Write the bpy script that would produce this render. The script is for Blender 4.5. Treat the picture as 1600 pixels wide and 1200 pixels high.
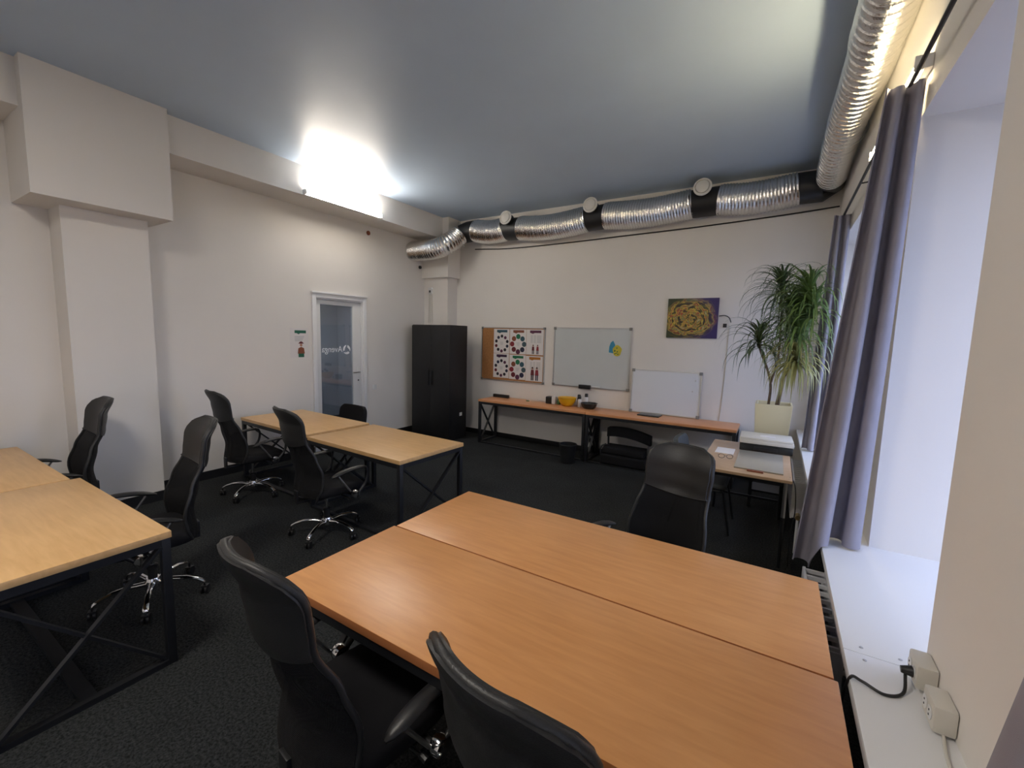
import bpy, bmesh, math, random
from mathutils import Vector, Matrix, noise
R = math.radians
random.seed(7)
for o in list(bpy.data.objects): bpy.data.objects.remove(o)
SC = bpy.context.scene
COL = SC.collection

# ------------------------------------------------------------------ camera
cam_d = bpy.data.cameras.new('camera'); cam = bpy.data.objects.new('camera', cam_d); COL.objects.link(cam)
cam_d.sensor_fit = 'HORIZONTAL'; cam_d.sensor_width = 36.0; cam_d.lens = 673.7 * 36 / 1600
cam_d.clip_start = 0.02; cam_d.clip_end = 200
cam.location = (0, 0, 1.8)
cam.rotation_euler = (R(83.733), R(-1.497), R(31.596))
SC.camera = cam
# ------------------------------------------------------------------ world, exposure
wd = bpy.data.worlds.new('overcast_sky'); SC.world = wd; wd.use_nodes = True
bg = wd.node_tree.nodes['Background']
bg.inputs[0].default_value = (0.56, 0.66, 1.0, 1); bg.inputs[1].default_value = 1.05
SC.view_settings.view_transform = 'Standard'; SC.view_settings.look = 'None'
SC.view_settings.gamma = 1.0; SC.view_settings.use_curve_mapping = False
SC.view_settings.exposure = 2.5
LAMP = 21.0          # emission of the LED battens
FILL = 6.0         # emission of the fill panel added unseen behind the camera

# ------------------------------------------------------------------ room measures (metres)
XL, XR, YB, YF, ZC = -5.72, 0.495, 6.40, -2.5, 3.86
SILL = 0.74; HEAD = 2.89; XO = 1.45
WIN = [(4.05, 5.98), (1.84, 2.87), (-0.20, 0.83), (-2.25, -1.22)]  # far opening widened and reveals deepened to shape the daylight
for (a, b) in WIN:                      # window portals: help the sky light to find the openings
    ld = bpy.data.lights.new('window_portal', 'AREA'); lo = bpy.data.objects.new('window_portal', ld); COL.objects.link(lo)
    ld.shape = 'RECTANGLE'; ld.size = HEAD - SILL; ld.size_y = b - a
    ld.cycles.is_portal = True
    lo.location = (XO - 0.01, (a + b) / 2, (HEAD + SILL) / 2); lo.rotation_euler = (0, R(90), 0)

# ================================================================== materials
def _nt(name):
    m = bpy.data.materials.new(name); m.use_nodes = True
    return m, m.node_tree, m.node_tree.nodes['Principled BSDF']
def mat(name, col, rough=0.5, metal=0.0, spec=0.5, noise_s=0, noise_a=0.0, bump=0.0, bump_s=200, coat=0.0):
    m, nt, p = _nt(name)
    p.inputs['Base Color'].default_value = (*col, 1); p.inputs['Roughness'].default_value = rough
    p.inputs['Metallic'].default_value = metal; p.inputs['Specular IOR Level'].default_value = spec
    p.inputs['Coat Weight'].default_value = coat
    tc = nt.nodes.new('ShaderNodeTexCoord')
    if noise_a:
        n = nt.nodes.new('ShaderNodeTexNoise'); n.inputs['Scale'].default_value = noise_s; n.inputs['Detail'].default_value = 4
        nt.links.new(tc.outputs['Object'], n.inputs['Vector'])
        r = nt.nodes.new('ShaderNodeValToRGB')
        r.color_ramp.elements[0].position = 0.3; r.color_ramp.elements[1].position = 0.7
        r.color_ramp.elements[0].color = (*[c * (1 - noise_a) for c in col], 1)
        r.color_ramp.elements[1].color = (*[min(1, c * (1 + noise_a)) for c in col], 1)
        nt.links.new(n.outputs['Fac'], r.inputs['Fac']); nt.links.new(r.outputs['Color'], p.inputs['Base Color'])
    if bump:
        n2 = nt.nodes.new('ShaderNodeTexNoise'); n2.inputs['Scale'].default_value = bump_s; n2.inputs['Detail'].default_value = 3
        nt.links.new(tc.outputs['Object'], n2.inputs['Vector'])
        b = nt.nodes.new('ShaderNodeBump'); b.inputs['Strength'].default_value = bump; b.inputs['Distance'].default_value = 0.004
        nt.links.new(n2.outputs['Fac'], b.inputs['Height']); nt.links.new(b.outputs['Normal'], p.inputs['Normal'])
    return m
def wood(name, col, rough=0.34):
    m, nt, p = _nt(name)
    tc = nt.nodes.new('ShaderNodeTexCoord')
    mp = nt.nodes.new('ShaderNodeMapping'); mp.inputs['Scale'].default_value = (1.6, 14, 14)
    nt.links.new(tc.outputs['Object'], mp.inputs['Vector'])
    n = nt.nodes.new('ShaderNodeTexNoise'); n.inputs['Scale'].default_value = 2.6; n.inputs['Detail'].default_value = 6; n.inputs['Distortion'].default_value = 0.5
    nt.links.new(mp.outputs['Vector'], n.inputs['Vector'])
    n2 = nt.nodes.new('ShaderNodeTexNoise'); n2.inputs['Scale'].default_value = 2.2; n2.inputs['Detail'].default_value = 2
    nt.links.new(tc.outputs['Object'], n2.inputs['Vector'])
    r = nt.nodes.new('ShaderNodeValToRGB'); e = r.color_ramp.elements
    e[0].position = 0.25; e[1].position = 0.75
    e[0].color = (*[c * f for c, f in zip(col, (0.90, 0.86, 0.80))], 1)
    e[1].color = (*[min(1, c * f) for c, f in zip(col, (1.05, 1.07, 1.10))], 1)
    nt.links.new(n.outputs['Fac'], r.inputs['Fac'])
    mx = nt.nodes.new('ShaderNodeMix'); mx.data_type = 'RGBA'; mx.blend_type = 'MULTIPLY'; mx.inputs[0].default_value = 0.35
    r2 = nt.nodes.new('ShaderNodeValToRGB'); r2.color_ramp.elements[0].position = 0.3; r2.color_ramp.elements[1].position = 0.65
    r2.color_ramp.elements[0].color = (0.72, 0.66, 0.60, 1); r2.color_ramp.elements[1].color = (1, 1, 1, 1)
    nt.links.new(n2.outputs['Fac'], r2.inputs['Fac'])
    nt.links.new(r.outputs['Color'], mx.inputs[6]); nt.links.new(r2.outputs['Color'], mx.inputs[7])
    nt.links.new(mx.outputs[2], p.inputs['Base Color'])
    p.inputs['Roughness'].default_value = rough
    b = nt.nodes.new('ShaderNodeBump'); b.inputs['Strength'].default_value = 0.05; b.inputs['Distance'].default_value = 0.002
    nt.links.new(n.outputs['Fac'], b.inputs['Height']); nt.links.new(b.outputs['Normal'], p.inputs['Normal'])
    return m
def emit(name, col, s):
    m, nt, p = _nt(name)
    p.inputs['Base Color'].default_value = (*col, 1)
    p.inputs['Emission Color'].default_value = (*col, 1); p.inputs['Emission Strength'].default_value = s
    return m
def glassy(name, tint=(1, 1, 1), refl=0.08, rough=0.02):
    m, nt, p = _nt(name); nt.nodes.remove(p)
    out = nt.nodes['Material Output']
    t = nt.nodes.new('ShaderNodeBsdfTransparent'); t.inputs[0].default_value = (*tint, 1)
    g = nt.nodes.new('ShaderNodeBsdfGlossy'); g.inputs['Roughness'].default_value = rough
    f = nt.nodes.new('ShaderNodeFresnel'); f.inputs['IOR'].default_value = 1.5
    a = nt.nodes.new('ShaderNodeMath'); a.operation = 'ADD'; a.inputs[1].default_value = refl; a.use_clamp = True
    mx = nt.nodes.new('ShaderNodeMixShader')
    ge = nt.nodes.new('ShaderNodeNewGeometry'); inv = nt.nodes.new('ShaderNodeMath'); inv.operation = 'SUBTRACT'; inv.inputs[0].default_value = 1.0
    mu = nt.nodes.new('ShaderNodeMath'); mu.operation = 'MULTIPLY'      # thin pane: reflect once, at the face the ray enters
    nt.links.new(ge.outputs['Backfacing'], inv.inputs[1]); nt.links.new(f.outputs[0], a.inputs[0])
    nt.links.new(a.outputs[0], mu.inputs[0]); nt.links.new(inv.outputs[0], mu.inputs[1]); nt.links.new(mu.outputs[0], mx.inputs[0])
    nt.links.new(t.outputs[0], mx.inputs[1]); nt.links.new(g.outputs[0], mx.inputs[2]); nt.links.new(mx.outputs[0], out.inputs[0])
    return m
def foil(name):
    m, nt, p = _nt(name)
    p.inputs['Base Color'].default_value = (0.80, 0.79, 0.77, 1); p.inputs['Metallic'].default_value = 1.0; p.inputs['Roughness'].default_value = 0.16
    tc = nt.nodes.new('ShaderNodeTexCoord')
    n = nt.nodes.new('ShaderNodeTexNoise'); n.inputs['Scale'].default_value = 48; n.inputs['Detail'].default_value = 5; n.inputs['Roughness'].default_value = 0.6
    nt.links.new(tc.outputs['Object'], n.inputs['Vector'])
    b = nt.nodes.new('ShaderNodeBump'); b.inputs['Strength'].default_value = 0.5; b.inputs['Distance'].default_value = 0.009
    nt.links.new(n.outputs['Fac'], b.inputs['Height']); nt.links.new(b.outputs['Normal'], p.inputs['Normal'])
    return m
def carpet(name):
    m, nt, p = _nt(name)
    tc = nt.nodes.new('ShaderNodeTexCoord')
    n = nt.nodes.new('ShaderNodeTexNoise'); n.inputs['Scale'].default_value = 75; n.inputs['Detail'].default_value = 5; n.inputs['Roughness'].default_value = 0.75
    n2 = nt.nodes.new('ShaderNodeTexNoise'); n2.inputs['Scale'].default_value = 3; n2.inputs['Detail'].default_value = 3
    for q in (n, n2): nt.links.new(tc.outputs['Object'], q.inputs['Vector'])
    r = nt.nodes.new('ShaderNodeValToRGB'); e = r.color_ramp.elements
    e[0].position = 0.36; e[0].color = (0.006, 0.007, 0.0075, 1); e[1].position = 0.66; e[1].color = (0.060, 0.064, 0.066, 1)
    nt.links.new(n.outputs['Fac'], r.inputs['Fac'])
    mx = nt.nodes.new('ShaderNodeMix'); mx.data_type = 'RGBA'; mx.blend_type = 'MULTIPLY'; mx.inputs[0].default_value = 0.5
    r2 = nt.nodes.new('ShaderNodeValToRGB'); r2.color_ramp.elements[0].position = 0.3; r2.color_ramp.elements[1].position = 0.7
    r2.color_ramp.elements[0].color = (0.6, 0.6, 0.6, 1)
    nt.links.new(n2.outputs['Fac'], r2.inputs['Fac']); nt.links.new(r.outputs['Color'], mx.inputs[6]); nt.links.new(r2.outputs['Color'], mx.inputs[7])
    nt.links.new(mx.outputs[2], p.inputs['Base Color'])
    p.inputs['Roughness'].default_value = 0.95; p.inputs['Specular IOR Level'].default_value = 0.15
    b = nt.nodes.new('ShaderNodeBump'); b.inputs['Strength'].default_value = 0.8; b.inputs['Distance'].default_value = 0.008
    nt.links.new(n.outputs['Fac'], b.inputs['Height']); nt.links.new(b.outputs['Normal'], p.inputs['Normal'])
    return m
def mesh_fabric(name):
    m, nt, p = _nt(name)
    p.inputs['Base Color'].default_value = (0.010, 0.010, 0.011, 1); p.inputs['Roughness'].default_value = 0.75
    p.inputs['Specular IOR Level'].default_value = 0.25
    out = nt.nodes['Material Output']
    tc = nt.nodes.new('ShaderNodeTexCoord')
    w = nt.nodes.new('ShaderNodeTexWave'); w.bands_direction = 'Z'; w.inputs['Scale'].default_value = 55; w.inputs['Distortion'].default_value = 0.4
    nt.links.new(tc.outputs['Object'], w.inputs['Vector'])
    b = nt.nodes.new('ShaderNodeBump'); b.inputs['Strength'].default_value = 0.5; b.inputs['Distance'].default_value = 0.003
    nt.links.new(w.outputs['Fac'], b.inputs['Height']); nt.links.new(b.outputs['Normal'], p.inputs['Normal'])
    t = nt.nodes.new('ShaderNodeBsdfTransparent'); mx = nt.nodes.new('ShaderNodeMixShader'); mx.inputs[0].default_value = 0.14
    nt.links.new(p.outputs[0], mx.inputs[1]); nt.links.new(t.outputs[0], mx.inputs[2]); nt.links.new(mx.outputs[0], out.inputs[0])
    return m
def painting(name):
    # swirling paint strokes around an off-centre eye, over dark blue and green corners
    m, nt, p = _nt(name); N = nt.nodes; L = nt.links
    tc = N.new('ShaderNodeTexCoord'); mp = N.new('ShaderNodeMapping'); mp.inputs['Location'].default_value = (0.04, 0, 0.0)
    mp.inputs['Scale'].default_value = (1.0, 1.0, 1.2)
    L.new(tc.outputs['Object'], mp.inputs['Vector'])
    ns = N.new('ShaderNodeTexNoise'); ns.inputs['Scale'].default_value = 7; ns.inputs['Detail'].default_value = 4
    L.new(tc.outputs['Object'], ns.inputs['Vector'])
    sub = N.new('ShaderNodeVectorMath'); sub.operation = 'SUBTRACT'; sub.inputs[1].default_value = (0.5, 0.5, 0.5); L.new(ns.outputs['Color'], sub.inputs[0])
    scl = N.new('ShaderNodeVectorMath'); scl.operation = 'SCALE'; scl.inputs['Scale'].default_value = 0.11; L.new(sub.outputs[0], scl.inputs[0])
    add = N.new('ShaderNodeVectorMath'); add.operation = 'ADD'; L.new(mp.outputs[0], add.inputs[0]); L.new(scl.outputs[0], add.inputs[1])
    sep = N.new('ShaderNodeSeparateXYZ'); L.new(add.outputs[0], sep.inputs[0])
    def ma(op, a, b):
        n = N.new('ShaderNodeMath'); n.operation = op
        for i, v in enumerate((a, b)):
            if v is None: continue
            if hasattr(v, 'node'): L.new(v, n.inputs[i])
            else: n.inputs[i].default_value = v
        return n.outputs[0]
    rr = ma('SQRT', ma('ADD', ma('MULTIPLY', sep.outputs[0], sep.outputs[0]), ma('MULTIPLY', sep.outputs[2], sep.outputs[2])), None)
    th = ma('ARCTAN2', sep.outputs[2], sep.outputs[0])
    sw = ma('SINE', ma('ADD', ma('MULTIPLY', rr, 60.0), ma('MULTIPLY', th, 1.0)), None)
    fine = N.new('ShaderNodeTexNoise'); fine.inputs['Scale'].default_value = 5; fine.inputs['Detail'].default_value = 3
    cmb = N.new('ShaderNodeCombineXYZ'); L.new(ma('MULTIPLY', rr, 4.5), cmb.inputs[0]); L.new(ma('MULTIPLY', th, 0.35), cmb.inputs[1]); L.new(cmb.outputs[0], fine.inputs['Vector'])
    key = ma('ADD', ma('MULTIPLY', sw, 0.16), ma('ADD', ma('MULTIPLY', fine.outputs['Fac'], 1.9), -0.42))
    r = N.new('ShaderNodeValToRGB'); el = r.color_ramp.elements
    el[0].position = 0.22; el[0].color = (0.02, 0.02, 0.01, 1); el[1].position = 0.95; el[1].color = (0.55, 0.42, 0.22, 1)
    for pos, c in ((0.31, (0.10, 0.02, 0.02)), (0.38, (0.06, 0.10, 0.02)), (0.45, (0.30, 0.20, 0.03)), (0.51, (0.62, 0.42, 0.04)), (0.57, (0.50, 0.40, 0.10)), (0.62, (0.50, 0.09, 0.02)), (0.68, (0.14, 0.03, 0.03)), (0.75, (0.40, 0.34, 0.08)), (0.85, (0.10, 0.16, 0.05))):
        e = el.new(pos); e.color = (*c, 1)
    L.new(key, r.inputs['Fac'])
    r2 = N.new('ShaderNodeValToRGB'); r2.color_ramp.elements[0].position = 0.26; r2.color_ramp.elements[1].position = 0.36
    r2.color_ramp.elements[0].color = (0, 0, 0, 1); r2.color_ramp.elements[1].color = (1, 1, 1, 1); L.new(rr, r2.inputs['Fac'])
    dk = N.new('ShaderNodeValToRGB'); dk.color_ramp.elements[0].color = (0.03, 0.04, 0.01, 1); dk.color_ramp.elements[1].color = (0.03, 0.015, 0.12, 1)
    dk.color_ramp.elements[0].position = 0.35; dk.color_ramp.elements[1].position = 0.65
    L.new(ma('ADD', sep.outputs[0], 0.5), dk.inputs['Fac'])
    mx = N.new('ShaderNodeMix'); mx.data_type = 'RGBA'; L.new(r2.outputs['Color'], mx.inputs[0]); L.new(r.outputs['Color'], mx.inputs[6]); L.new(dk.outputs['Color'], mx.inputs[7])
    L.new(mx.outputs[2], p.inputs['Base Color']); p.inputs['Roughness'].default_value = 0.4
    return m

M = {}
M['wall'] = mat('wall_paint', (0.80, 0.765, 0.72), 0.75, spec=0.25, noise_s=1.3, noise_a=0.015, bump=0.08, bump_s=120)
M['white_paint'] = mat('white_gloss_paint', (0.82, 0.82, 0.82), 0.4)
M['ceiling'] = mat('blue_grey_satin_ceiling', (0.50, 0.62, 0.78), 0.42, spec=0.6, noise_s=2, noise_a=0.02)
M['carpet'] = carpet('charcoal_carpet')
M['black_base'] = mat('black_skirting', (0.008, 0.008, 0.009), 0.5)
M['wood_big'] = wood('orange_beech_lacquer', (0.72, 0.345, 0.125), 0.33)
M['wood_mid'] = wood('yellow_beech_lacquer', (0.76, 0.475, 0.215), 0.36)
M['wood_back'] = wood('red_beech_lacquer', (0.82, 0.38, 0.17), 0.36)
M['wood_pale'] = wood('pale_beech_laminate', (0.58, 0.40, 0.25), 0.25)
M['edge'] = mat('beech_edge_band', (0.46, 0.17, 0.06), 0.45)
M['black_metal'] = mat('black_powder_coat', (0.012, 0.013, 0.016), 0.42, noise_s=30, noise_a=0.15)
M['chrome'] = mat('polished_chrome', (0.82, 0.82, 0.83), 0.10, metal=1)
M['steel'] = mat('brushed_steel', (0.55, 0.55, 0.55), 0.3, metal=1)
M['alu'] = mat('anodised_aluminium', (0.60, 0.60, 0.60), 0.35, metal=0.9)
M['black_plastic'] = mat('black_plastic', (0.012, 0.012, 0.013), 0.4, bump=0.05, bump_s=300)
M['leather'] = mat('black_leatherette', (0.022, 0.022, 0.022), 0.42, bump=0.25, bump_s=260)
M['mesh'] = mesh_fabric('black_mesh_fabric')
M['fabric'] = mat('black_seat_fabric', (0.011, 0.011, 0.013), 0.9, spec=0.2, bump=0.3, bump_s=400)
M['grey_fabric'] = mat('grey_seat_fabric', (0.085, 0.09, 0.09), 0.9, spec=0.2, bump=0.3, bump_s=300)
M['curtain'] = mat('grey_lilac_curtain', (0.28, 0.265, 0.31), 0.6, spec=0.5, noise_s=8, noise_a=0.06, bump=0.15, bump_s=500)
M['foil'] = foil('crinkled_foil')
M['black_duct'] = mat('black_duct_tape', (0.014, 0.015, 0.017), 0.45, bump=0.2, bump_s=60)
M['valve'] = mat('white_valve_plastic', (0.72, 0.70, 0.66), 0.45)
M['led'] = emit('led_diffuser', (1.0, 0.90, 0.78), LAMP)
M['led_warm'] = emit('warm_led_diffuser', (1.0, 0.82, 0.50), LAMP * 0.62)
M['corridor_glow'] = emit('corridor_fill_diffuser', (0.9, 0.95, 1.0), 9.0)  # glow of the light added in the corridor
M['fill_glow'] = emit('fill_panel_diffuser', (1.0, 0.92, 0.82), FILL)
M['white_plastic'] = mat('white_plastic', (0.75, 0.75, 0.74), 0.4)
M['cream_plastic'] = mat('cream_plastic', (0.66, 0.63, 0.56), 0.4)
M['white_enamel'] = mat('white_enamel', (0.72, 0.72, 0.74), 0.35)
M['brass'] = mat('brass_valve', (0.55, 0.40, 0.20), 0.3, metal=1)
M['cabinet'] = mat('black_brown_veneer', (0.010, 0.010, 0.011), 0.5, noise_s=20, noise_a=0.2)
M['cap'] = mat('grey_corner_plastic', (0.22, 0.22, 0.22), 0.5)
M['cork'] = mat('cork', (0.40, 0.185, 0.065), 0.85, noise_s=60, noise_a=0.2)
M['paper'] = mat('white_paper', (0.78, 0.74, 0.72), 0.7)
M['whiteboard'] = mat('whiteboard_enamel', (0.60, 0.635, 0.64), 0.25, noise_s=3, noise_a=0.02)
M['whiteboard2'] = mat('whiteboard_enamel_cold', (0.72, 0.75, 0.80), 0.22)
M['painting'] = painting('swirling_oil_paint')
M['planter'] = mat('cream_planter', (0.80, 0.71, 0.45), 0.35)
M['soil'] = mat('soil', (0.03, 0.02, 0.015), 0.95, noise_s=40, noise_a=0.4)
M['bark'] = mat('dracaena_bark', (0.16, 0.11, 0.07), 0.85, noise_s=30, noise_a=0.3, bump=0.5, bump_s=60)
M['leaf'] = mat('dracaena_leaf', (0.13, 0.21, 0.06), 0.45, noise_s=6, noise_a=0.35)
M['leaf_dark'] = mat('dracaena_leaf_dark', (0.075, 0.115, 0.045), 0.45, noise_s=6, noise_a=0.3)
M['leaf_pale'] = mat('dracaena_leaf_pale', (0.32, 0.31, 0.11), 0.5, noise_s=6, noise_a=0.3)
M['yellow'] = mat('yellow_plastic', (0.75, 0.42, 0.01), 0.35)
M['dark_glaze'] = mat('dark_glaze', (0.02, 0.022, 0.022), 0.25)
M['green_glass'] = mat('green_glass', (0.06, 0.14, 0.04), 0.2)
M['clear'] = glassy('clear_glass', (0.97, 0.98, 0.98), 0.02)
M['door_glass'] = glassy('door_glass', (0.72, 0.75, 0.80), 0.10, 0.03)
M['sheet'] = mat('grey_translucent_sheet', (0.40, 0.365, 0.30), 0.2)
M['frost'] = mat('frosted_white_vinyl', (0.85, 0.87, 0.90), 0.5)
M['corridor'] = mat('corridor_paint', (0.42, 0.43, 0.46), 0.8)
M['blue_note'] = mat('blue_paper', (0.05, 0.30, 0.48), 0.7)
M['yellow_note'] = mat('yellow_paper', (0.60, 0.52, 0.05), 0.7)
M['ground'] = mat('street_asphalt', (0.16, 0.16, 0.16), 0.9)
for nm, c in dict(teal=(0.03, 0.09, 0.12), brown=(0.24, 0.07, 0.03), plum=(0.10, 0.02, 0.06), violet=(0.045, 0.012, 0.05), green=(0.01, 0.16, 0.07), orange=(0.45, 0.17, 0.02),
                  navy=(0.015, 0.018, 0.05), red=(0.25, 0.02, 0.03), slate=(0.05, 0.09, 0.11), ink=(0.015, 0.012, 0.02), skin=(0.45, 0.22, 0.14), grey_ink=(0.42, 0.42, 0.43), blue=(0.02, 0.04, 0.16),
                  maroon=(0.14, 0.012, 0.02), dgreen=(0.015, 0.12, 0.07)).items():
    M['p_' + nm] = mat('print_' + nm, c, 0.65)

# ================================================================== mesh helpers
class MB:
    def __init__(s): s.v = []; s.f = []; s.mi = []; s.m = 0
    def face(s, idx): s.f.append(tuple(idx)); s.mi.append(s.m)
    def box(s, x0, x1, y0, y1, z0, z1, mtx=None):
        b = len(s.v)
        for z in (z0, z1):
            for x, y in ((x0, y0), (x1, y0), (x1, y1), (x0, y1)):
                p = Vector((x, y, z)); s.v.append(tuple(mtx @ p) if mtx else tuple(p))
        for q in ((3, 2, 1, 0), (4, 5, 6, 7), (0, 1, 5, 4), (1, 2, 6, 5), (2, 3, 7, 6), (3, 0, 4, 7)): s.face([b + i for i in q])
        return s
    def bar(s, a, b, w, h, up=(0, 0, 1)):
        a = Vector(a); b = Vector(b); d = b - a; L = d.length; d.normalize()
        u = Vector(up)
        if abs(d.dot(u)) > 0.99: u = Vector((1, 0, 0))
        sx = d.cross(u).normalized(); uz = sx.cross(d)
        m = Matrix((sx, d, uz)).transposed().to_4x4(); m.translation = a
        return s.box(-w / 2, w / 2, 0, L, -h / 2, h / 2, m)
    def tube(s, pts, r, n=10, caps=True, closed=False):
        pts = [Vector(p) for p in pts]; k = len(pts)
        rs = r if isinstance(r, (list, tuple)) else [r] * k
        b0 = len(s.v); prev = None
        for i, p in enumerate(pts):
            t = (pts[min(i + 1, k - 1)] - pts[max(i - 1, 0)]).normalized()
            if prev is None:
                a = Vector((0, 0, 1)) if abs(t.z) < 0.9 else Vector((1, 0, 0)); u = t.cross(a).normalized()
            else:
                u = (prev - t * prev.dot(t)).normalized()
            prev = u; w = t.cross(u)
            for j in range(n):
                a = 2 * math.pi * j / n
                rr = rs[i](a) if callable(rs[i]) else rs[i]
                s.v.append(tuple(p + (u * math.cos(a) + w * math.sin(a)) * rr))
        for i in range(k - 1):
            for j in range(n):
                s.face((b0 + i * n + j, b0 + i * n + (j + 1) % n, b0 + (i + 1) * n + (j + 1) % n, b0 + (i + 1) * n + j))
        if caps:
            s.face([b0 + j for j in range(n)][::-1]); s.face([b0 + (k - 1) * n + j for j in range(n)])
        return s
    def lathe(s, prof, c=(0, 0, 0), n=20, mtx=None):
        b0 = len(s.v); k = len(prof); c = Vector(c)
        for (r, z) in prof:
            for j in range(n):
                a = 2 * math.pi * j / n; p = Vector((r * math.cos(a), r * math.sin(a), z))
                if mtx: p = mtx @ p
                s.v.append(tuple(p + c))
        for i in range(k - 1):
            for j in range(n): s.face((b0 + i * n + j, b0 + i * n + (j + 1) % n, b0 + (i + 1) * n + (j + 1) % n, b0 + (i + 1) * n + j))
        s.face([b0 + j for j in range(n)][::-1]); s.face([b0 + (k - 1) * n + j for j in range(n)])
        return s
    def poly(s, pts):
        b = len(s.v); s.v += [tuple(p) for p in pts]; s.face(range(b, b + len(pts))); return s
    def prism(s, pts, off):
        """polygon pts extruded by vector off"""
        b = len(s.v); n = len(pts); o = Vector(off)
        s.v += [tuple(p) for p in pts] + [tuple(Vector(p) + o) for p in pts]
        s.face(range(b, b + n)); s.face([b + n + i for i in range(n)][::-1])
        for i in range(n): s.face((b + i, b + (i + 1) % n, b + n + (i + 1) % n, b + n + i))
        return s
    def shell(s, fn, nu, nv, th, wrap=False):
        """closed sheet: fn(u,v)->(point, normal), u,v in 0..1"""
        b0 = len(s.v); st = nu + 1
        for side in (0, 1):
            for j in range(nv + 1):
                for i in range(nu + 1):
                    p, nn = fn(i / nu, j / nv); s.v.append(tuple(Vector(p) + Vector(nn) * (th * (0.5 - side))))
        o2 = b0 + st * (nv + 1)
        for j in range(nv):
            for i in range(nu):
                a = j * st + i
                s.face((b0 + a, b0 + a + 1, b0 + a + 1 + st, b0 + a + st)); s.face((o2 + a + st, o2 + a + 1 + st, o2 + a + 1, o2 + a))
        rim = [i for i in range(nu)] + [nu + j * st for j in range(nv)] + [nv * st + nu - i for i in range(nu)] + [(nv - j) * st for j in range(nv)]
        for k in range(len(rim)):
            a, c = rim[k], rim[(k + 1) % len(rim)]; s.face((b0 + c, b0 + a, o2 + a, o2 + c))
        return s
    def build(s, name, m, parent=None, bevel=0.0, smooth=None, seg=2, mods=None):
        me = bpy.data.meshes.new(name); me.from_pydata(s.v, [], s.f)
        ms = m if isinstance(m, (list, tuple)) else [m]
        for q in ms: me.materials.append(M[q] if isinstance(q, str) else q)
        for p, k in zip(me.polygons, s.mi): p.material_index = k
        bm = bmesh.new(); bm.from_mesh(me)
        bmesh.ops.recalc_face_normals(bm, faces=bm.faces)
        if bevel:
            ed = [e for e in bm.edges if len(e.link_faces) == 2 and e.calc_face_angle(0) > 0.6]
            bmesh.ops.bevel(bm, geom=ed, offset=bevel, segments=seg, affect='EDGES', profile=0.6, clamp_overlap=True)
        bm.to_mesh(me); bm.free()
        if smooth or bevel:
            for p in me.polygons: p.use_smooth = True
            me.set_sharp_from_angle(angle=R(smooth or 40))
        o = bpy.data.objects.new(name, me); COL.objects.link(o)
        if parent: o.parent = parent
        return o
def tag(o, label, cat=None, group=None, kind=None):
    o['label'] = label
    if cat: o['category'] = cat
    if group: o['group'] = group
    if kind: o['kind'] = kind
    return o
def struct(o, label=None):
    o['kind'] = 'structure'
    if label: o['label'] = label
    return o
def empty(name, loc=(0, 0, 0), rz=0.0, label=None, cat=None, group=None):
    o = bpy.data.objects.new(name, None); COL.objects.link(o); o.empty_display_size = 0.1
    o.location = loc; o.rotation_euler = (0, 0, rz)
    if label: tag(o, label, cat, group)
    return o
def dup(root, loc, rz, label, group=None):
    r = root.copy(); COL.objects.link(r); r.location = loc; r.rotation_euler = (0, 0, rz); r['label'] = label
    if group: r['group'] = group
    for ch in list(root.children):
        c = ch.copy(); COL.objects.link(c); c.parent = r
        for g in ch.children:
            d = g.copy(); COL.objects.link(d); d.parent = c
    return r
def spline(pts, n):
    """Catmull-Rom through pts, n samples per span"""
    P = [Vector(p) for p in pts]; P = [2 * P[0] - P[1]] + P + [2 * P[-1] - P[-2]]; out = []
    for i in range(1, len(P) - 2):
        for k in range(n):
            t = k / n; a, b, c, d = P[i - 1], P[i], P[i + 1], P[i + 2]
            out.append(0.5 * ((2 * b) + (c - a) * t + (2 * a - 5 * b + 4 * c - d) * t * t + (3 * b - a - 3 * c + d) * t ** 3))
    out.append(P[-2]); return out
def lerp(a, b, t): return a + (b - a) * t
def curve_at(tab, z):
    """piecewise smooth interpolation of (z, value) rows"""
    if z <= tab[0][0]: return tab[0][1]
    for (a, va), (b, vb) in zip(tab, tab[1:]):
        if z <= b:
            t = (z - a) / (b - a); t = t * t * (3 - 2 * t); return lerp(va, vb, t)
    return tab[-1][1]

# ================================================================== room shell
struct(MB().box(XL - 0.2, XR, YF, YB, -0.1, 0).build('floor', 'carpet'), 'charcoal grey carpet floor')
struct(MB().box(XL - 0.2, XO, YF, YB, ZC, ZC + 0.1).build('ceiling', 'ceiling'), 'blue-grey satin ceiling')
struct(MB().box(XL - 0.2, XO, YB, YB + 0.2, 0, ZC).build('wall_back', 'wall'), 'white painted back wall')
struct(MB().box(XL - 0.2, XO, YF - 0.2, YF, 0, ZC).build('wall_rear', 'wall'), 'white painted rear wall')
DY0, DY1, DZ = 3.87, 4.70, 2.29
w = MB(); w.box(XL - 0.2, XL, YF, DY0, 0, ZC); w.box(XL - 0.2, XL, DY1, YB, 0, ZC); w.box(XL - 0.2, XL, DY0, DY1, DZ, ZC)
wl = struct(w.build('wall_left', 'wall'), 'white painted wall with the glazed door')
MB().box(XL, -5.23, YF, YB, 3.50, ZC).build('beam', 'wall', wl)
MB().box(XL, -5.39, 1.233, 1.85, 0, 2.834).build('pilaster', 'wall', wl)
MB().box(XL, -5.11, 1.013, 1.96, 2.834, ZC - 0.001).build('boxed_capital', 'wall', wl)
MB().box(XL, -5.16, 6.13, YB, 0, 2.83).build('pilaster', 'wall', wl)
MB().box(XL, -5.095, 6.06, YB, 2.83, ZC - 0.001).build('boxed_capital', 'wall', wl)
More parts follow.
